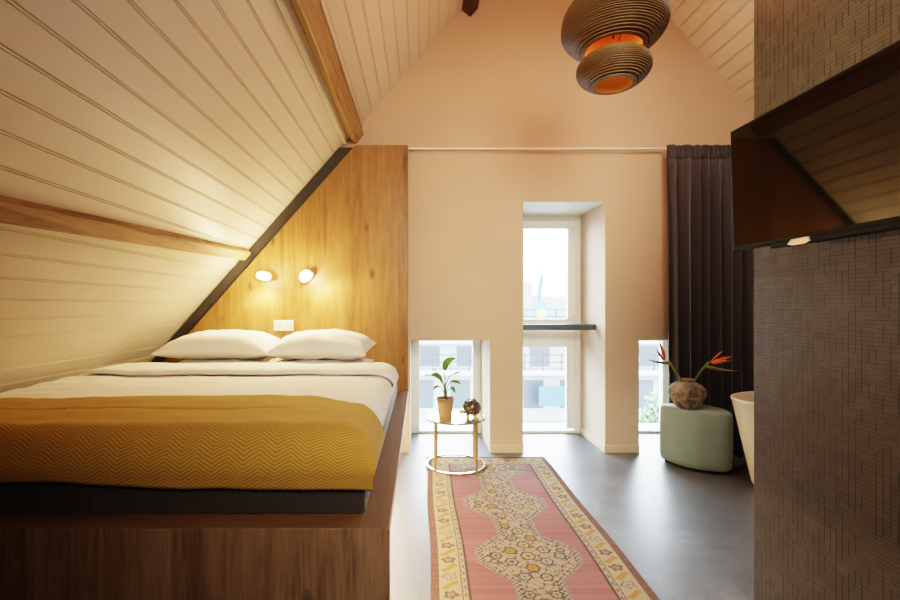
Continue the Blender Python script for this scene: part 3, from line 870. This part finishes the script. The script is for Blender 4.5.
# ------------------------------------------------------------------ pendant lamp
PXc, PYc = 0.878, 2.10
pend = thing('pendant_lamp', 'brown ribbed two-tier cardboard pendant lamp hanging from the ridge', 'pendant lamp', (PXc, PYc, 2.18))
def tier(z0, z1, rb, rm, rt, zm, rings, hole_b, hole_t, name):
    prof = []; st = (z1 - z0)/rings
    def R(z):
        if z < zm:
            q = (zm - z)/(zm - z0); return rb + (rm - rb)*max(0, 1 - q**1.7)**0.72
        q = (z - zm)/(z1 - zm); return rt + (rm - rt)*math.sqrt(max(0, 1 - q**2.2))
    bm = bmesh.new()
    pts = [(hole_b, z0, 2)]
    for i in range(rings):
        za = z0 + st*i; r = R(za + st*0.5)
        pts += [(r - 0.011, za, 1), (r, za, 0), (r, za + st*0.58, 0), (r - 0.011, za + st*0.58, 1)]
    pts += [(hole_t, z1, 0)]
    N = 72; rg = []
    for r, z, m_ in pts:
        rg.append([bm.verts.new((PXc + r*math.cos(2*PI*k/N), PYc + r*math.sin(2*PI*k/N), z)) for k in range(N)])
    for i in range(len(pts) - 1):
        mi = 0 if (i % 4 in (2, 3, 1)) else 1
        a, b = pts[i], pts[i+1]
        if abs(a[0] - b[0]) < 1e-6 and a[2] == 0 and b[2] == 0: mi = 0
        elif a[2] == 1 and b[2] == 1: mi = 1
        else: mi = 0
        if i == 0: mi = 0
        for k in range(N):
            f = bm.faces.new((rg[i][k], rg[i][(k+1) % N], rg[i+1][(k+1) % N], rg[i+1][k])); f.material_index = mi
    # inner wall
    ip = [(hole_t, z1), (max(hole_t, R((z0+z1)/2)*0.62), (z0*0.4 + z1*0.6)), (max(hole_b, R((z0+z1)/2)*0.62), (z0*0.7 + z1*0.3)), (hole_b, z0)]
    ig = [[bm.verts.new((PXc + r*math.cos(2*PI*k/N), PYc + r*math.sin(2*PI*k/N), z)) for k in range(N)] for r, z in ip]
    for i in range(3):
        for k in range(N):
            f = bm.faces.new((ig[i][k], ig[i][(k+1) % N], ig[i+1][(k+1) % N], ig[i+1][k])); f.material_index = 2
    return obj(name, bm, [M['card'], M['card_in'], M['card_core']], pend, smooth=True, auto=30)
tier(2.350, 2.585, 0.128, 0.230, 0.12, 2.450, 30, 0.122, 0.045, 'upper_shade')
tier(2.188, 2.326, 0.086, 0.162, 0.07, 2.258, 18, 0.080, 0.045, 'lower_shade')
bm = bmesh.new(); tube(bm, [(PXc, PYc, 2.40), (PXc, PYc, min(zl(PXc), zr(PXc)) - 0.01)], 0.004, 8)
obj('cord', bm, M['cord'], pend)
for k in range(3):
    bm = bmesh.new()
    a = 2*PI*k/3 + 0.4; tube(bm, [(PXc + 0.06*math.cos(a), PYc + 0.06*math.sin(a), 2.318), (PXc + 0.125*math.cos(a), PYc + 0.125*math.sin(a), 2.36)], 0.0022, 6)
    obj('hanging_wire', bm, M['cord'], pend)
bm = bmesh.new(); zc = min(zl(PXc), zr(PXc)); lathe(bm, [(0, -0.10), (0.05, -0.10), (0.055, -0.06), (0.05, 0.0), (0, 0.0)], (PXc, PYc, zc - 0.0), 24); obj('ceiling_rose', bm, M['cord'], pend, smooth=True, auto=40)
bm = bmesh.new(); sphere(bm, (PXc, PYc, 2.465), 0.035, nu=20, nv=12); obj('bulb', bm, M['bulb2'], pend, smooth=True)

# ------------------------------------------------------------------ side table, plant, ornament
TXc, TYc, TR, TZ = 0.255, 3.399, 0.2187, 0.363
tb = thing('side_table', 'round brass side table with a ring base standing on the rug corner', 'side table', (TXc, TYc, 0.008))
bm = bmesh.new(); lathe(bm, [(0, -0.012), (TR - 0.006, -0.012), (TR, -0.010), (TR, 0.0), (TR - 0.003, 0.002), (TR - 0.005, -0.002), (0, -0.002)], (TXc, TYc, TZ), 72)
obj('table_top', bm, M['steel'], tb, smooth=True, auto=30)
bm = bmesh.new(); lathe(bm, [(TR - 0.012, 0.0), (TR, 0.0), (TR + 0.001, 0.006), (TR, 0.012), (TR - 0.012, 0.012)], (TXc, TYc, 0.009), 72, closed=True)
obj('base_ring', bm, M['steel'], tb, smooth=True, auto=40)
for k in range(4):
    a = math.radians(41.5 + 90*k); x, y = TXc + (TR - 0.013)*math.cos(a), TYc + (TR - 0.013)*math.sin(a)
    bm = bmesh.new(); box(bm, -0.004, 0.004, -0.011, 0.011, 0.018, TZ - 0.011, bevel=0.001)
    bmesh.ops.rotate(bm, verts=bm.verts[:], cent=(0, 0, 0), matrix=Matrix.Rotation(a, 3, 'Z')); bmesh.ops.translate(bm, verts=bm.verts[:], vec=(x, y, 0))
    obj('leg', bm, M['brass'], tb)

PTX, PTY = 0.182, 3.44; PZ0 = TZ - 0.002
pl = thing('potted_plant', 'young green leafy plant in a clay pot on the side table', 'potted plant', (PTX, PTY, PZ0))
bm = bmesh.new(); lathe(bm, [(0, 0), (0.047, 0), (0.050, 0.004), (0.060, 0.108), (0.064, 0.110), (0.065, 0.134), (0.061, 0.136), (0.058, 0.130), (0.056, 0.116), (0, 0.114)], (PTX, PTY, PZ0), 40)
obj('pot', bm, M['terra'], pl, smooth=True, auto=40)
bm = bmesh.new(); lathe(bm, [(0, 0.124), (0.03, 0.123), (0.0575, 0.119)], (PTX, PTY, PZ0), 30); obj('soil', bm, M['soil'], pl, smooth=True)
zs = PZ0 + 0.122
def leafmesh(pts, w, twist=0.0, fold=0.25):
    """blade following pts, widest in the middle, folded along the midrib"""
    bm = bmesh.new(); pts = [Vector(p) for p in pts]; n = 14; rows = []
    m = len(pts) - 1
    def C(t):
        q = t*m; i = min(m - 1, int(q)); f = q - i
        p0 = pts[max(0, i-1)]; p1 = pts[i]; p2 = pts[i+1]; p3 = pts[min(m, i+2)]
        return 0.5*((2*p1) + (-p0 + p2)*f + (2*p0 - 5*p1 + 4*p2 - p3)*f*f + (-p0 + 3*p1 - 3*p2 + p3)*f**3)
    for i in range(n + 1):
        t = i/n; c = C(t); d = (C(min(1, t + .02)) - C(max(0, t - .02))).normalized()
        s = d.cross(Vector((math.sin(twist)*0.5, -1, 0.35 + 0.3*math.cos(twist)))).normalized(); u = s.cross(d)
        ww = w*(math.sin(PI*t**0.8)**0.75 if 0 < t < 1 else 0.02)
        rows.append([bm.verts.new(c - s*ww + u*ww*fold), bm.verts.new(c - s*ww*0.5 + u*ww*fold*0.35), bm.verts.new(c), bm.verts.new(c + s*ww*0.5 + u*ww*fold*0.35), bm.verts.new(c + s*ww + u*ww*fold)])
    for i in range(n):
        for k in range(4): bm.faces.new((rows[i][k], rows[i][k+1], rows[i+1][k+1], rows[i+1][k]))
    return bm
base = Vector((PTX, PTY, zs - 0.008))
DP = 3.44
specs = [  # stem path px, leaf path px, width
    ([(445.3, 388), (444.6, 372)], [(444.4, 371), (446, 364), (450, 360), (456, 358.5)], 0.020, 0.0),
    ([(444, 388), (441.5, 380)], [(441.5, 380), (438.5, 376.5), (435, 375), (431, 374.5)], 0.016, 0.0),
    ([(444.5, 384), (440, 376), (436, 371)], [(436, 371), (434.5, 369.8), (433, 369)], 0.005, 0.0),
    ([(446, 384), (449, 376.5), (453, 374.5)], [(453, 374.5), (457, 373), (461, 371.5)], 0.006, 0.0),
    ([(446.5, 390), (448.5, 384), (450.5, 382)], [(450.5, 382), (454, 381.2), (458, 382.5), (460.5, 384)], 0.009, 0.4),
    ([(447, 392), (449, 389), (450.5, 388)], [(450.5, 388), (453, 388.5), (455, 393)], 0.010, 0.4),
    ([(443.5, 391), (441, 387), (439, 386.6)], [(439, 386.6), (436, 386.7), (433.5, 390)], 0.008, -0.4),
    ([(443.8, 386), (438, 377), (430, 375)], [(430, 375), (427, 375), (423.5, 375.8)], 0.005, 0.0)]
for i, (sp, lp, w, tw) in enumerate(specs):
    dd = DP + 0.05*math.sin(i*2.4)
    P0 = [base + Vector((0.006*math.cos(i), 0.006*math.sin(i), 0))] + [PX(a, b, DP + (dd - DP)*(k + 1)/len(sp)) for k, (a, b) in enumerate(sp)]
    bm = bmesh.new(); tube(bm, P0, [0.0065] + [0.0042]*(len(P0) - 1), 8); s = obj('leaf_stem', bm, M['stem'], pl, smooth=True)
    lf = leafmesh([PX(a, b, dd) for a, b in lp], w*1.35, tw)
    o = obj('leaf', lf, M['leaf'], pl, smooth=True); mo = o.modifiers.new('thickness', 'SOLIDIFY'); mo.thickness = 0.0012

OX, OY = 0.374, 3.40; OZ = PZ0
orn = thing('animal_figurine', 'round dark metal openwork animal figurine beside the potted plant', 'figurine', (OX, OY, OZ))
bm = bmesh.new()
cB = Vector((OX, OY, OZ + 0.068)); rB = 0.066
sphere(bm, cB, rB*0.80, nu=32, nv=18); obj('body', bm, M['silver'], orn, smooth=True)
bm = bmesh.new(); rnd = random.Random(3)
for k in range(26):                                   # coiled openwork curls on a fibonacci sphere
    z = 1 - 2*(k + 0.5)/26; a = k*2.39996
    nrm = Vector((math.sqrt(1 - z*z)*math.cos(a), math.sqrt(1 - z*z)*math.sin(a), z))
    if nrm.z < -0.85: continue
    e1 = nrm.cross(Vector((0, 0, 1)) if abs(nrm.z) < 0.9 else Vector((1, 0, 0))).normalized(); e2 = nrm.cross(e1)
    pts = []; tw = rnd.uniform(0, 6)
    for q in range(15):
        th_ = tw + q*0.62; rr = 0.019 - 0.0011*q
        pts.append(cB + nrm*(rB*0.87 + 0.0006*q) + (e1*math.cos(th_) + e2*math.sin(th_))*rr)
    tube(bm, pts, 0.0042, 6)
obj('openwork_curls', bm, M['silver'], orn, smooth=True)
bm = bmesh.new(); tube(bm, [cB + Vector((-0.045, -0.012, -0.020)), cB + Vector((-0.070, -0.018, -0.026)), cB + Vector((-0.092, -0.022, -0.028)), cB + Vector((-0.100, -0.023, -0.026))], [0.024, 0.016, 0.009, 0.006], 12)
sphere(bm, cB + Vector((-0.060, -0.036, -0.008)), 0.004, nu=10, nv=6)
obj('snout', bm, M['steel'], orn, smooth=True)
for sx, sy in ((-1, -1), (-1, 1), (1, -1), (1, 1)):
    bm = bmesh.new(); tube(bm, [(OX + sx*0.030, OY + sy*0.022, OZ), (OX + sx*0.024, OY + sy*0.018, OZ + 0.026)], [0.013, 0.011], 10)
    obj('foot', bm, M['brass'], orn, smooth=True, auto=40)
for ev in ((-0.044, -0.012, 0.042), (-0.040, -0.050, 0.026)):
    bm = bmesh.new(); sphere(bm, cB + Vector(ev), 0.012, 0.006, 0.014, 12, 8); obj('ear', bm, M['silver'], orn, smooth=True)

# ------------------------------------------------------------------ rug
RX0, RX1, RY0, RY1 = 0.042, 0.957, 0.95, 3.575
W, H = RX1 - RX0, RY1 - RY0
stp = 0.0042
nu, nv = int(W/stp), int(H/stp)
U, V_ = np.meshgrid((np.arange(nu + 1))/nu*W, (np.arange(nv + 1))/nv*H, indexing='xy')
rs = np.random.RandomState(5)
d_end = np.minimum(V_, H - V_); d_side = np.minimum(U, W - U); dd = np.minimum(d_side, d_end)
C = np.zeros(U.shape + (3,))
def paint(mask, c): C[mask] = c
FIELD = (0.36, 0.125, 0.135); CREAM = (0.50, 0.39, 0.24); INK = (0.045, 0.035, 0.04); OCH = (0.45, 0.24, 0.03); MAUVE = (0.17, 0.07, 0.07); RED = (0.22, 0.075, 0.055); GREY = (0.27, 0.25, 0.24); BLUE = (0.10, 0.09, 0.20); PALE = (0.42, 0.36, 0.30)
lowf = np.kron(rs.rand(int(nv/5) + 2, 1), np.ones((5, 1)))[:nv+1]*0.5 + 0.25 + 0.25*np.sin(U*7 + 2*np.sin(V_*3))*np.sin(V_*5)
paint(np.ones_like(dd, bool), FIELD)
C += ((lowf - 0.5)*0.09)[..., None]*np.array([1, .8, .7])
# medallion column along the middle
cu_ = U - W/2
vv = (V_ - (2.16 - RY0))/0.58
fr_ = np.abs(vv - np.round(vv))              # 0 at a medallion centre, 0.5 between two
wm = np.where(fr_ < 0.10, 0.225, np.where(fr_ < 0.34, 0.225 - (fr_ - 0.10)/0.24*0.135, 0.090))
wm = np.round(wm/0.022)*0.022 + 0.007*np.sign(np.sin(V_*2*PI/0.026))
inside = np.abs(cu_) < wm
edge = np.abs(np.abs(cu_) - wm)
halo = (np.abs(cu_) < wm + 0.020)
fieldmask = dd > 0.165
paint(fieldmask & halo, PALE); paint(fieldmask & inside, CREAM)
paint(fieldmask & (edge < 0.0075), INK); ed3 = np.abs(np.abs(cu_) - (wm - 0.055)); paint(fieldmask & (ed3 < 0.0035) & inside & (wm > 0.12), INK); paint(fieldmask & halo & ~inside & (np.sin(V_*2*PI/0.026) > 0.1), GREY)
ed2 = np.abs(np.abs(cu_) - (wm - 0.022)); paint(fieldmask & (ed2 < 0.003) & inside & (np.sin(V_*2*PI/0.02) > -0.3), GREY)
def rosette(cx, cy, r, c_in, c_out, lim):
    x = U - cx; y = V_ - cy; rr = np.hypot(x, y); a = np.arctan2(y, x)
    pr = r*(0.90 + 0.10*np.cos(6*a))
    paint(lim & (rr < pr + 0.009), INK); paint(lim & (rr < pr), c_out); paint(lim & (rr < 0.55*pr), c_in); paint(lim & (rr < 0.2*pr), INK)
rcols = [(OCH, CREAM), (MAUVE, PALE), (OCH, OCH), ((0.36, 0.17, 0.15), CREAM), (GREY, PALE)]
# vines joining the rosettes
vine = np.abs(np.sin(U*2*PI/0.062 + 1.4*np.sin(V_*2*PI/0.11)) + np.sin(V_*2*PI/0.058 + 1.2*np.sin(U*2*PI/0.09))) < 0.26
paint(fieldmask & inside & vine & (np.abs(cu_) < wm - 0.014), (0.10, 0.085, 0.085))
vine2 = np.abs(np.sin((U + V_)*2*PI/0.041) * np.sin((U - V_)*2*PI/0.047)) > 0.80
paint(fieldmask & inside & vine2 & (np.abs(cu_) < wm - 0.014) & (C[..., 0] > 0.45), (0.30, 0.13, 0.11))
for k in range(-3, 4):
    c0 = (2.16 - RY0) + 0.58*k
    spots = [(0, 0, .030), (-.075, .045, .026), (.075, -.045, .026), (-.085, -.05, .026), (.085, .055, .026), (0, .10, .027), (0, -.10, .027), (.15, 0, .022), (-.15, .0, .022), (.165, .05, .014), (-.165, -.05, .014), (.05, .165, .024), (-.05, -.165, .024), (-.045, .17, .022), (.045, -.17, .022), (0, .235, .026), (-.055, .29, .020), (.055, .29, .020)]
    for j, (a, b, r) in enumerate(spots):
        ci_, co_ = rcols[(j*2 + k) % 5]
        rosette(W/2 + a, c0 + b, r, ci_, co_, fieldmask)
# dark blue corner lines near the far and near ends
sp = (d_end - 0.165) + (-np.abs(cu_) + W/2 - 0.165)*0.0
sl = np.abs((d_end - 0.165) - (0.16 - 0.42*(W/2 - 0.165 - np.abs(cu_))*1.0))
paint(fieldmask & (d_end < 0.36) & (sl < 0.012) & (np.abs(cu_) > 0.10), BLUE)
# borders
b = dd
paint(b < 0.165, CREAM)
paint((b > 0.127) & (b < 0.134), INK); paint((b > 0.156) & (b < 0.165), INK)
paint((b > 0.141) & (b < 0.150) & (np.sin((U + V_)*2*PI/0.05) > 0.0), (0.12, 0.10, 0.10))
paint((b > 0.133) & (b < 0.140) & (np.sin((U - V_)*2*PI/0.03) > 0.6), (0.33, 0.17, 0.10))
paint(b < 0.036, RED); paint((b > 0.032) & (b < 0.037), INK); paint((b < 0.026) & (np.sin((U + V_)*2*PI/0.03)*np.sin((U - V_)*2*PI/0.023) > 0.1), (0.07, 0.04, 0.045))
# border motifs : rosette, ochre leaf, rosette ...
pitch = 0.064
def motif(cx, cy, k, vert):
    lim = (b > 0.038) & (b < 0.127)
    x = (U - cx); y = (V_ - cy)
    if not vert: x, y = y, x
    if k % 2 == 0:
        yy = y - 0.010*np.sin(x*2*PI/0.085); m = (np.abs(x) < 0.036)
        th_ = 0.013*np.sqrt(np.clip(1 - (x/0.037)**2, 0, 1))
        paint(lim & m & (np.abs(yy - 0.35*x) < th_ + 0.003), (0.25, 0.16, 0.06)); paint(lim & m & (np.abs(yy - 0.35*x) < th_), OCH)
    else:
        rr = np.hypot(x/1.25, y); a = np.arctan2(y, x); pr = 0.025*(0.8 + 0.2*np.cos(5*a + k))
        cc = [MAUVE, PALE, RED][(k // 2) % 3]
        paint(lim & (rr < pr + 0.004), INK); paint(lim & (rr < pr), cc); paint(lim & (rr < 0.5*pr), CREAM); paint(lim & (rr < 0.25*pr), MAUVE)
for k in range(int(H/pitch)):
    y = 0.085 + k*pitch
    if y > H - 0.05: break
    motif(0.083, y, k, True); motif(W - 0.083, y, k + 1, True)
for k in range(int((W - 0.26)/pitch) + 1):
    x = 0.16 + k*pitch
    motif(x, 0.083, k, False); motif(x, H - 0.083, k, False)
# wear: random knots fade
fade = rs.rand(*dd.shape)
C = C*(1 - 0.10*fade[..., None]) + np.array(PALE)*0.10*fade[..., None]
ab = np.kron(rs.rand(int(nv/3) + 2, 1), np.ones((3, 1)))[:nv+1]*0.14
C = C*(1 - ab[..., None]*0.8) + np.array((0.50, 0.36, 0.30))*ab[..., None]*0.8
C = np.clip(C*0.62, 0, 1)
me = bpy.data.meshes.new('rug')
Zr = 0.008 + 0.0012*np.sin(U*7)*np.sin(V_*5)
wob = 0.004*np.sin(V_*6.0)
verts = np.stack([RX0 + U + wob, RY0 + V_ + 0.003*np.sin(U*9), Zr], -1).reshape(-1, 3)
idx = np.arange((nu + 1)*(nv + 1)).reshape(nv + 1, nu + 1)
quads = np.stack([idx[:-1, :-1], idx[:-1, 1:], idx[1:, 1:], idx[1:, :-1]], -1).reshape(-1, 4)
# skirt down to the floor
bl = np.concatenate([idx[0, :], idx[1:, -1], idx[-1, -2::-1], idx[-2:0:-1, 0]])
sv = verts[bl].copy(); sv[:, 2] = 0.0005
base_i = len(verts); nb = len(bl); si = base_i + np.arange(nb)
sq = np.stack([bl, si, np.roll(si, -1), np.roll(bl, -1)], -1)
allv = np.concatenate([verts, sv]); allq = np.concatenate([quads, sq])
org = np.array([(RX0 + RX1)/2, (RY0 + RY1)/2, 0.0])
me.from_pydata((allv - org).tolist(), [], allq.tolist())
ca = me.color_attributes.new('rug_colour', 'FLOAT_COLOR', 'POINT')
cols = np.concatenate([C.reshape(-1, 3), C.reshape(-1, 3)[bl]*0.5]); cols = np.concatenate([cols, np.ones((len(cols), 1))], 1)
ca.data.foreach_set('color', cols.astype(np.float32).ravel())
me.materials.append(M['rug'])
rug = link(bpy.data.objects.new('rug', me)); rug.location = org
tag(rug, 'worn pink and cream oriental runner rug with medallions on the grey tiles', 'rug')

# ------------------------------------------------------------------ the street outside
def lum(name, c, r=0.9): return plain(name, c, r, var=0.05, scale=0.5)
M['fac'] = lum('pale_render', (0.19, 0.19, 0.19)); M['fac2'] = lum('grey_render', (0.11, 0.122, 0.132)); M['bwin'] = plain('facade_glass', (0.02, 0.026, 0.033), 0.5, var=0.25, scale=1.5)
M['rail'] = lum('railing_grey', (0.018, 0.021, 0.025)); M['road'] = lum('street_paving', (0.17, 0.175, 0.185)); M['bluep'] = lum('blue_panel', (0.025, 0.055, 0.09)); M['yel'] = lum('yellow_cloth', (0.24, 0.20, 0.03)); M['cyan'] = lum('cyan_cloth', (0.03, 0.12, 0.17))
M['shrub'] = plain('street_tree_leaves', (0.06, 0.105, 0.04), 0.7, var=0.3, scale=6)
YS = 22.0
bm = bmesh.new(); box(bm, -40, 60, 5.2, 60, -4.5, -4.3); struct('ground', bm, M['road'])
bm = bmesh.new(); box(bm, -40, 60, 15.2, 15.6, -4.3, -4.15); box(bm, -40, 60, 18.2, 18.5, -4.3, -4.12); struct('trim_kerb', bm, M['fac2'])
apt = thing('apartment_building', 'pale apartment building with rows of windows across the street', 'building', (6, YS, -4.3))
bm = bmesh.new(); box(bm, -8, 20, YS, YS + 8, -4.3, 0.3); obj('facade', bm, M['fac'], apt)
bm = bmesh.new(); box(bm, -8, 4.9, YS + 2, YS + 8, 0.3, 2.5); box(bm, 4.9, 6.1, YS + 3, YS + 8, 0.3, 2.45); box(bm, 6.1, 20, YS + 4, YS + 8, 0.3, 1.75); obj('roof_storey', bm, M['fac2'], apt)
for z0 in (-2.0, -0.55):
    bm = bmesh.new(); box(bm, -8, 20, YS - 0.9, YS, z0, z0 + 0.22); obj('balcony_slab', bm, M['fac'], apt)
for z0 in (-1.78, -0.33, 0.30):
    bm = bmesh.new(); yb = YS - 0.85 if z0 < 0.2 else YS + 0.05
    for zz in (0.35, 0.68): box(bm, -8, 20, yb, yb + 0.04, z0 + zz, z0 + zz + 0.05)
    for k in range(34): box(bm, -8 + k*0.85, -7.95 + k*0.85, yb, yb + 0.04, z0, z0 + 0.72)
    obj('railing', bm, M['rail'], apt)
for zi, (z0, z1) in enumerate(((-3.7, -2.35), (-1.7, -0.75))):
    for k in range(13):
        x0 = -5.6 + k*1.75 + 0.3*zi
        bm = bmesh.new(); box(bm, x0, x0 + 0.95, YS - 0.03, YS + 0.05, z0, z1); obj('window', bm, M['bwin'], apt)
bm = bmesh.new(); box(bm, 5.4, 6.9, YS - 0.95, YS - 0.88, -3.4, -2.5); obj('blue_panel', bm, M['bluep'], apt)
bm = bmesh.new(); tube(bm, [(5.45, YS - 0.4, 0.3), (5.75, YS - 0.4, 3.0)], 0.045, 8); tube(bm, [(5.52, YS - 0.4, 1.6), (5.68, YS - 0.4, 2.6)], 0.11, 8)
tag(obj('furled_flag', bm, M['bluep']), 'furled blue flag on a thin pole on the far roof terrace', 'flag')
bn = thing('banner', 'small blue and yellow banner on the far roof terrace railing', 'banner', (5.6, YS - 0.95, 0.4))
bm = bmesh.new(); box(bm, 5.25, 5.75, YS - 0.98, YS - 0.94, 0.55, 1.35); obj('cloth', bm, M['cyan'], bn)
bm = bmesh.new(); sphere(bm, (5.5, YS - 0.99, 0.85), 0.22, 0.02, 0.2, 16, 10); obj('emblem', bm, M['yel'], bn, smooth=True)
bm = bmesh.new(); rnd = random.Random(4)
def shrub(cx, cy, cz, R, n):
    bm = bmesh.new()
    for k in range(n):
        v = Vector((rnd.gauss(0, 1), rnd.gauss(0, 1), rnd.gauss(0, 1))).normalized()*R*rnd.uniform(0.4, 1)
        v.z *= 1.5; p = Vector((cx, cy, cz)) + v; e = Vector((rnd.gauss(0, 1), rnd.gauss(0, 1), rnd.gauss(0, 1))).normalized(); f = e.orthogonal().normalized()
        s = rnd.uniform(0.07, 0.14)
        a = [bm.verts.new(p + e*s), bm.verts.new(p + f*s*0.5), bm.verts.new(p - e*s), bm.verts.new(p - f*s*0.5)]
        bm.faces.new(a)
    return bm
st = thing('street_tree', 'small light green tree on the street seen through the right window', 'tree', (8.8, 17.0, -4.3))
obj('crown', shrub(8.8, 17.0, -3.0, 0.68, 900), M['shrub'], st, normals=False)
bm = bmesh.new(); tube(bm, [(8.8, 17, -4.3), (8.85, 17, -2.4)], [0.07, 0.04], 8); obj('trunk', bm, M['beam'], st)

# ------------------------------------------------------------------ light
w = bpy.data.worlds.new('sky'); sc.world = w; w.use_nodes = True; nt = w.node_tree; nt.nodes.clear()
out = nt.nodes.new('ShaderNodeOutputWorld'); bg = nt.nodes.new('ShaderNodeBackground')
tc = nt.nodes.new('ShaderNodeTexCoord'); sp_ = nt.nodes.new('ShaderNodeSeparateXYZ'); rp = nt.nodes.new('ShaderNodeValToRGB')
rp.color_ramp.elements[0].position = 0.0; rp.color_ramp.elements[0].color = (0.86, 0.92, 1.0, 1); rp.color_ramp.elements[1].position = 0.8; rp.color_ramp.elements[1].color = (0.62, 0.80, 1.0, 1)
nt.links.new(tc.outputs['Generated'], sp_.inputs[0]); nt.links.new(sp_.outputs[2], rp.inputs[0]); nt.links.new(rp.outputs[0], bg.inputs[0]); nt.links.new(bg.outputs[0], out.inputs[0])
bg.inputs[1].default_value = 60.0

def light(kind, name, loc, energy, color, target=None, **k):
    l = bpy.data.lights.new(name, kind); l.energy = energy; l.color = color
    for a, v in k.items(): setattr(l, a, v)
    o = link(bpy.data.objects.new(name, l)); o.location = loc
    if target is not None:
        o.rotation_euler = (Vector(target) - Vector(loc)).to_track_quat('-Z', 'Y').to_euler()
    return o
for (a, b, z) in ops:          # portals: guide sky light through the openings
    l = bpy.data.lights.new('window_portal', 'AREA'); l.shape = 'RECTANGLE'; l.size = b - a - 0.05; l.size_y = z - 0.05; l.cycles.is_portal = True
    o = link(bpy.data.objects.new('window_portal', l)); o.location = ((a + b)/2, 4.40, z/2); o.rotation_euler = (-PI/2, 0, 0)
WARM = (1.0, 0.70, 0.34)
for (c, d), e in zip(lamps, (42, 48)):
    p = c + d*0.045
    light('SPOT', 'reading_lamp_light', p, e, WARM, p + d, spot_size=math.radians(150), spot_blend=0.6, shadow_soft_size=0.03)
    light('POINT', 'reading_lamp_glow', c + Vector((0, -0.09, 0.0)), e*0.5, WARM, shadow_soft_size=0.04)  # extra bare point added in front of each lamp to brighten the slope
light('POINT', 'pendant_upward_light', (PXc, PYc, 2.72), 52, (1.0, 0.40, 0.21), shadow_soft_size=0.06)
light('POINT', 'pendant_inner_light', (PXc, PYc, 2.28), 0.10, (1.0, 0.55, 0.22), shadow_soft_size=0.03)
light('AREA', 'fill_light', (0.7, -0.5, 2.2), 40, (1.0, 0.84, 0.64), (0.7, 3.6, 0.8), size=1.0, shape='DISK', spread=math.radians(88))  # unseen fill lamp added behind the camera, aimed at the gable wall
light('AREA', 'bed_ledge_light', (XP - 0.11, (YP + 3.6)/2, ZP - 0.048), 170, (1.0, 0.70, 0.42), (XP + 0.05, (YP + 3.6)/2, 0), shape='RECTANGLE', size=2.0, size_y=0.02)
light('AREA', 'bathroom_fill_light', (1.75, 2.2, 3.2), 22, (1.0, 0.88, 0.72), (2.2, 3.0, 0), size=0.4, shape='DISK')  # added fill over the bath corner, out of view, no fixture modelled

# ------------------------------------------------------------------ camera
cam = bpy.data.cameras.new('camera'); cam.sensor_width = 36; cam.lens = 36*460/900; cam.clip_start = 0.02
cam.shift_x = 29/900; cam.shift_y = 6/900
co = link(bpy.data.objects.new('camera', cam)); co.location = (0, 0, 1.18); co.rotation_euler = (PI/2, 0, 0)
sc.camera = co
sc.view_settings.view_transform = 'Filmic'
try: sc.view_settings.look = 'High Contrast'
except Exception: pass
sc.view_settings.exposure = -0.38
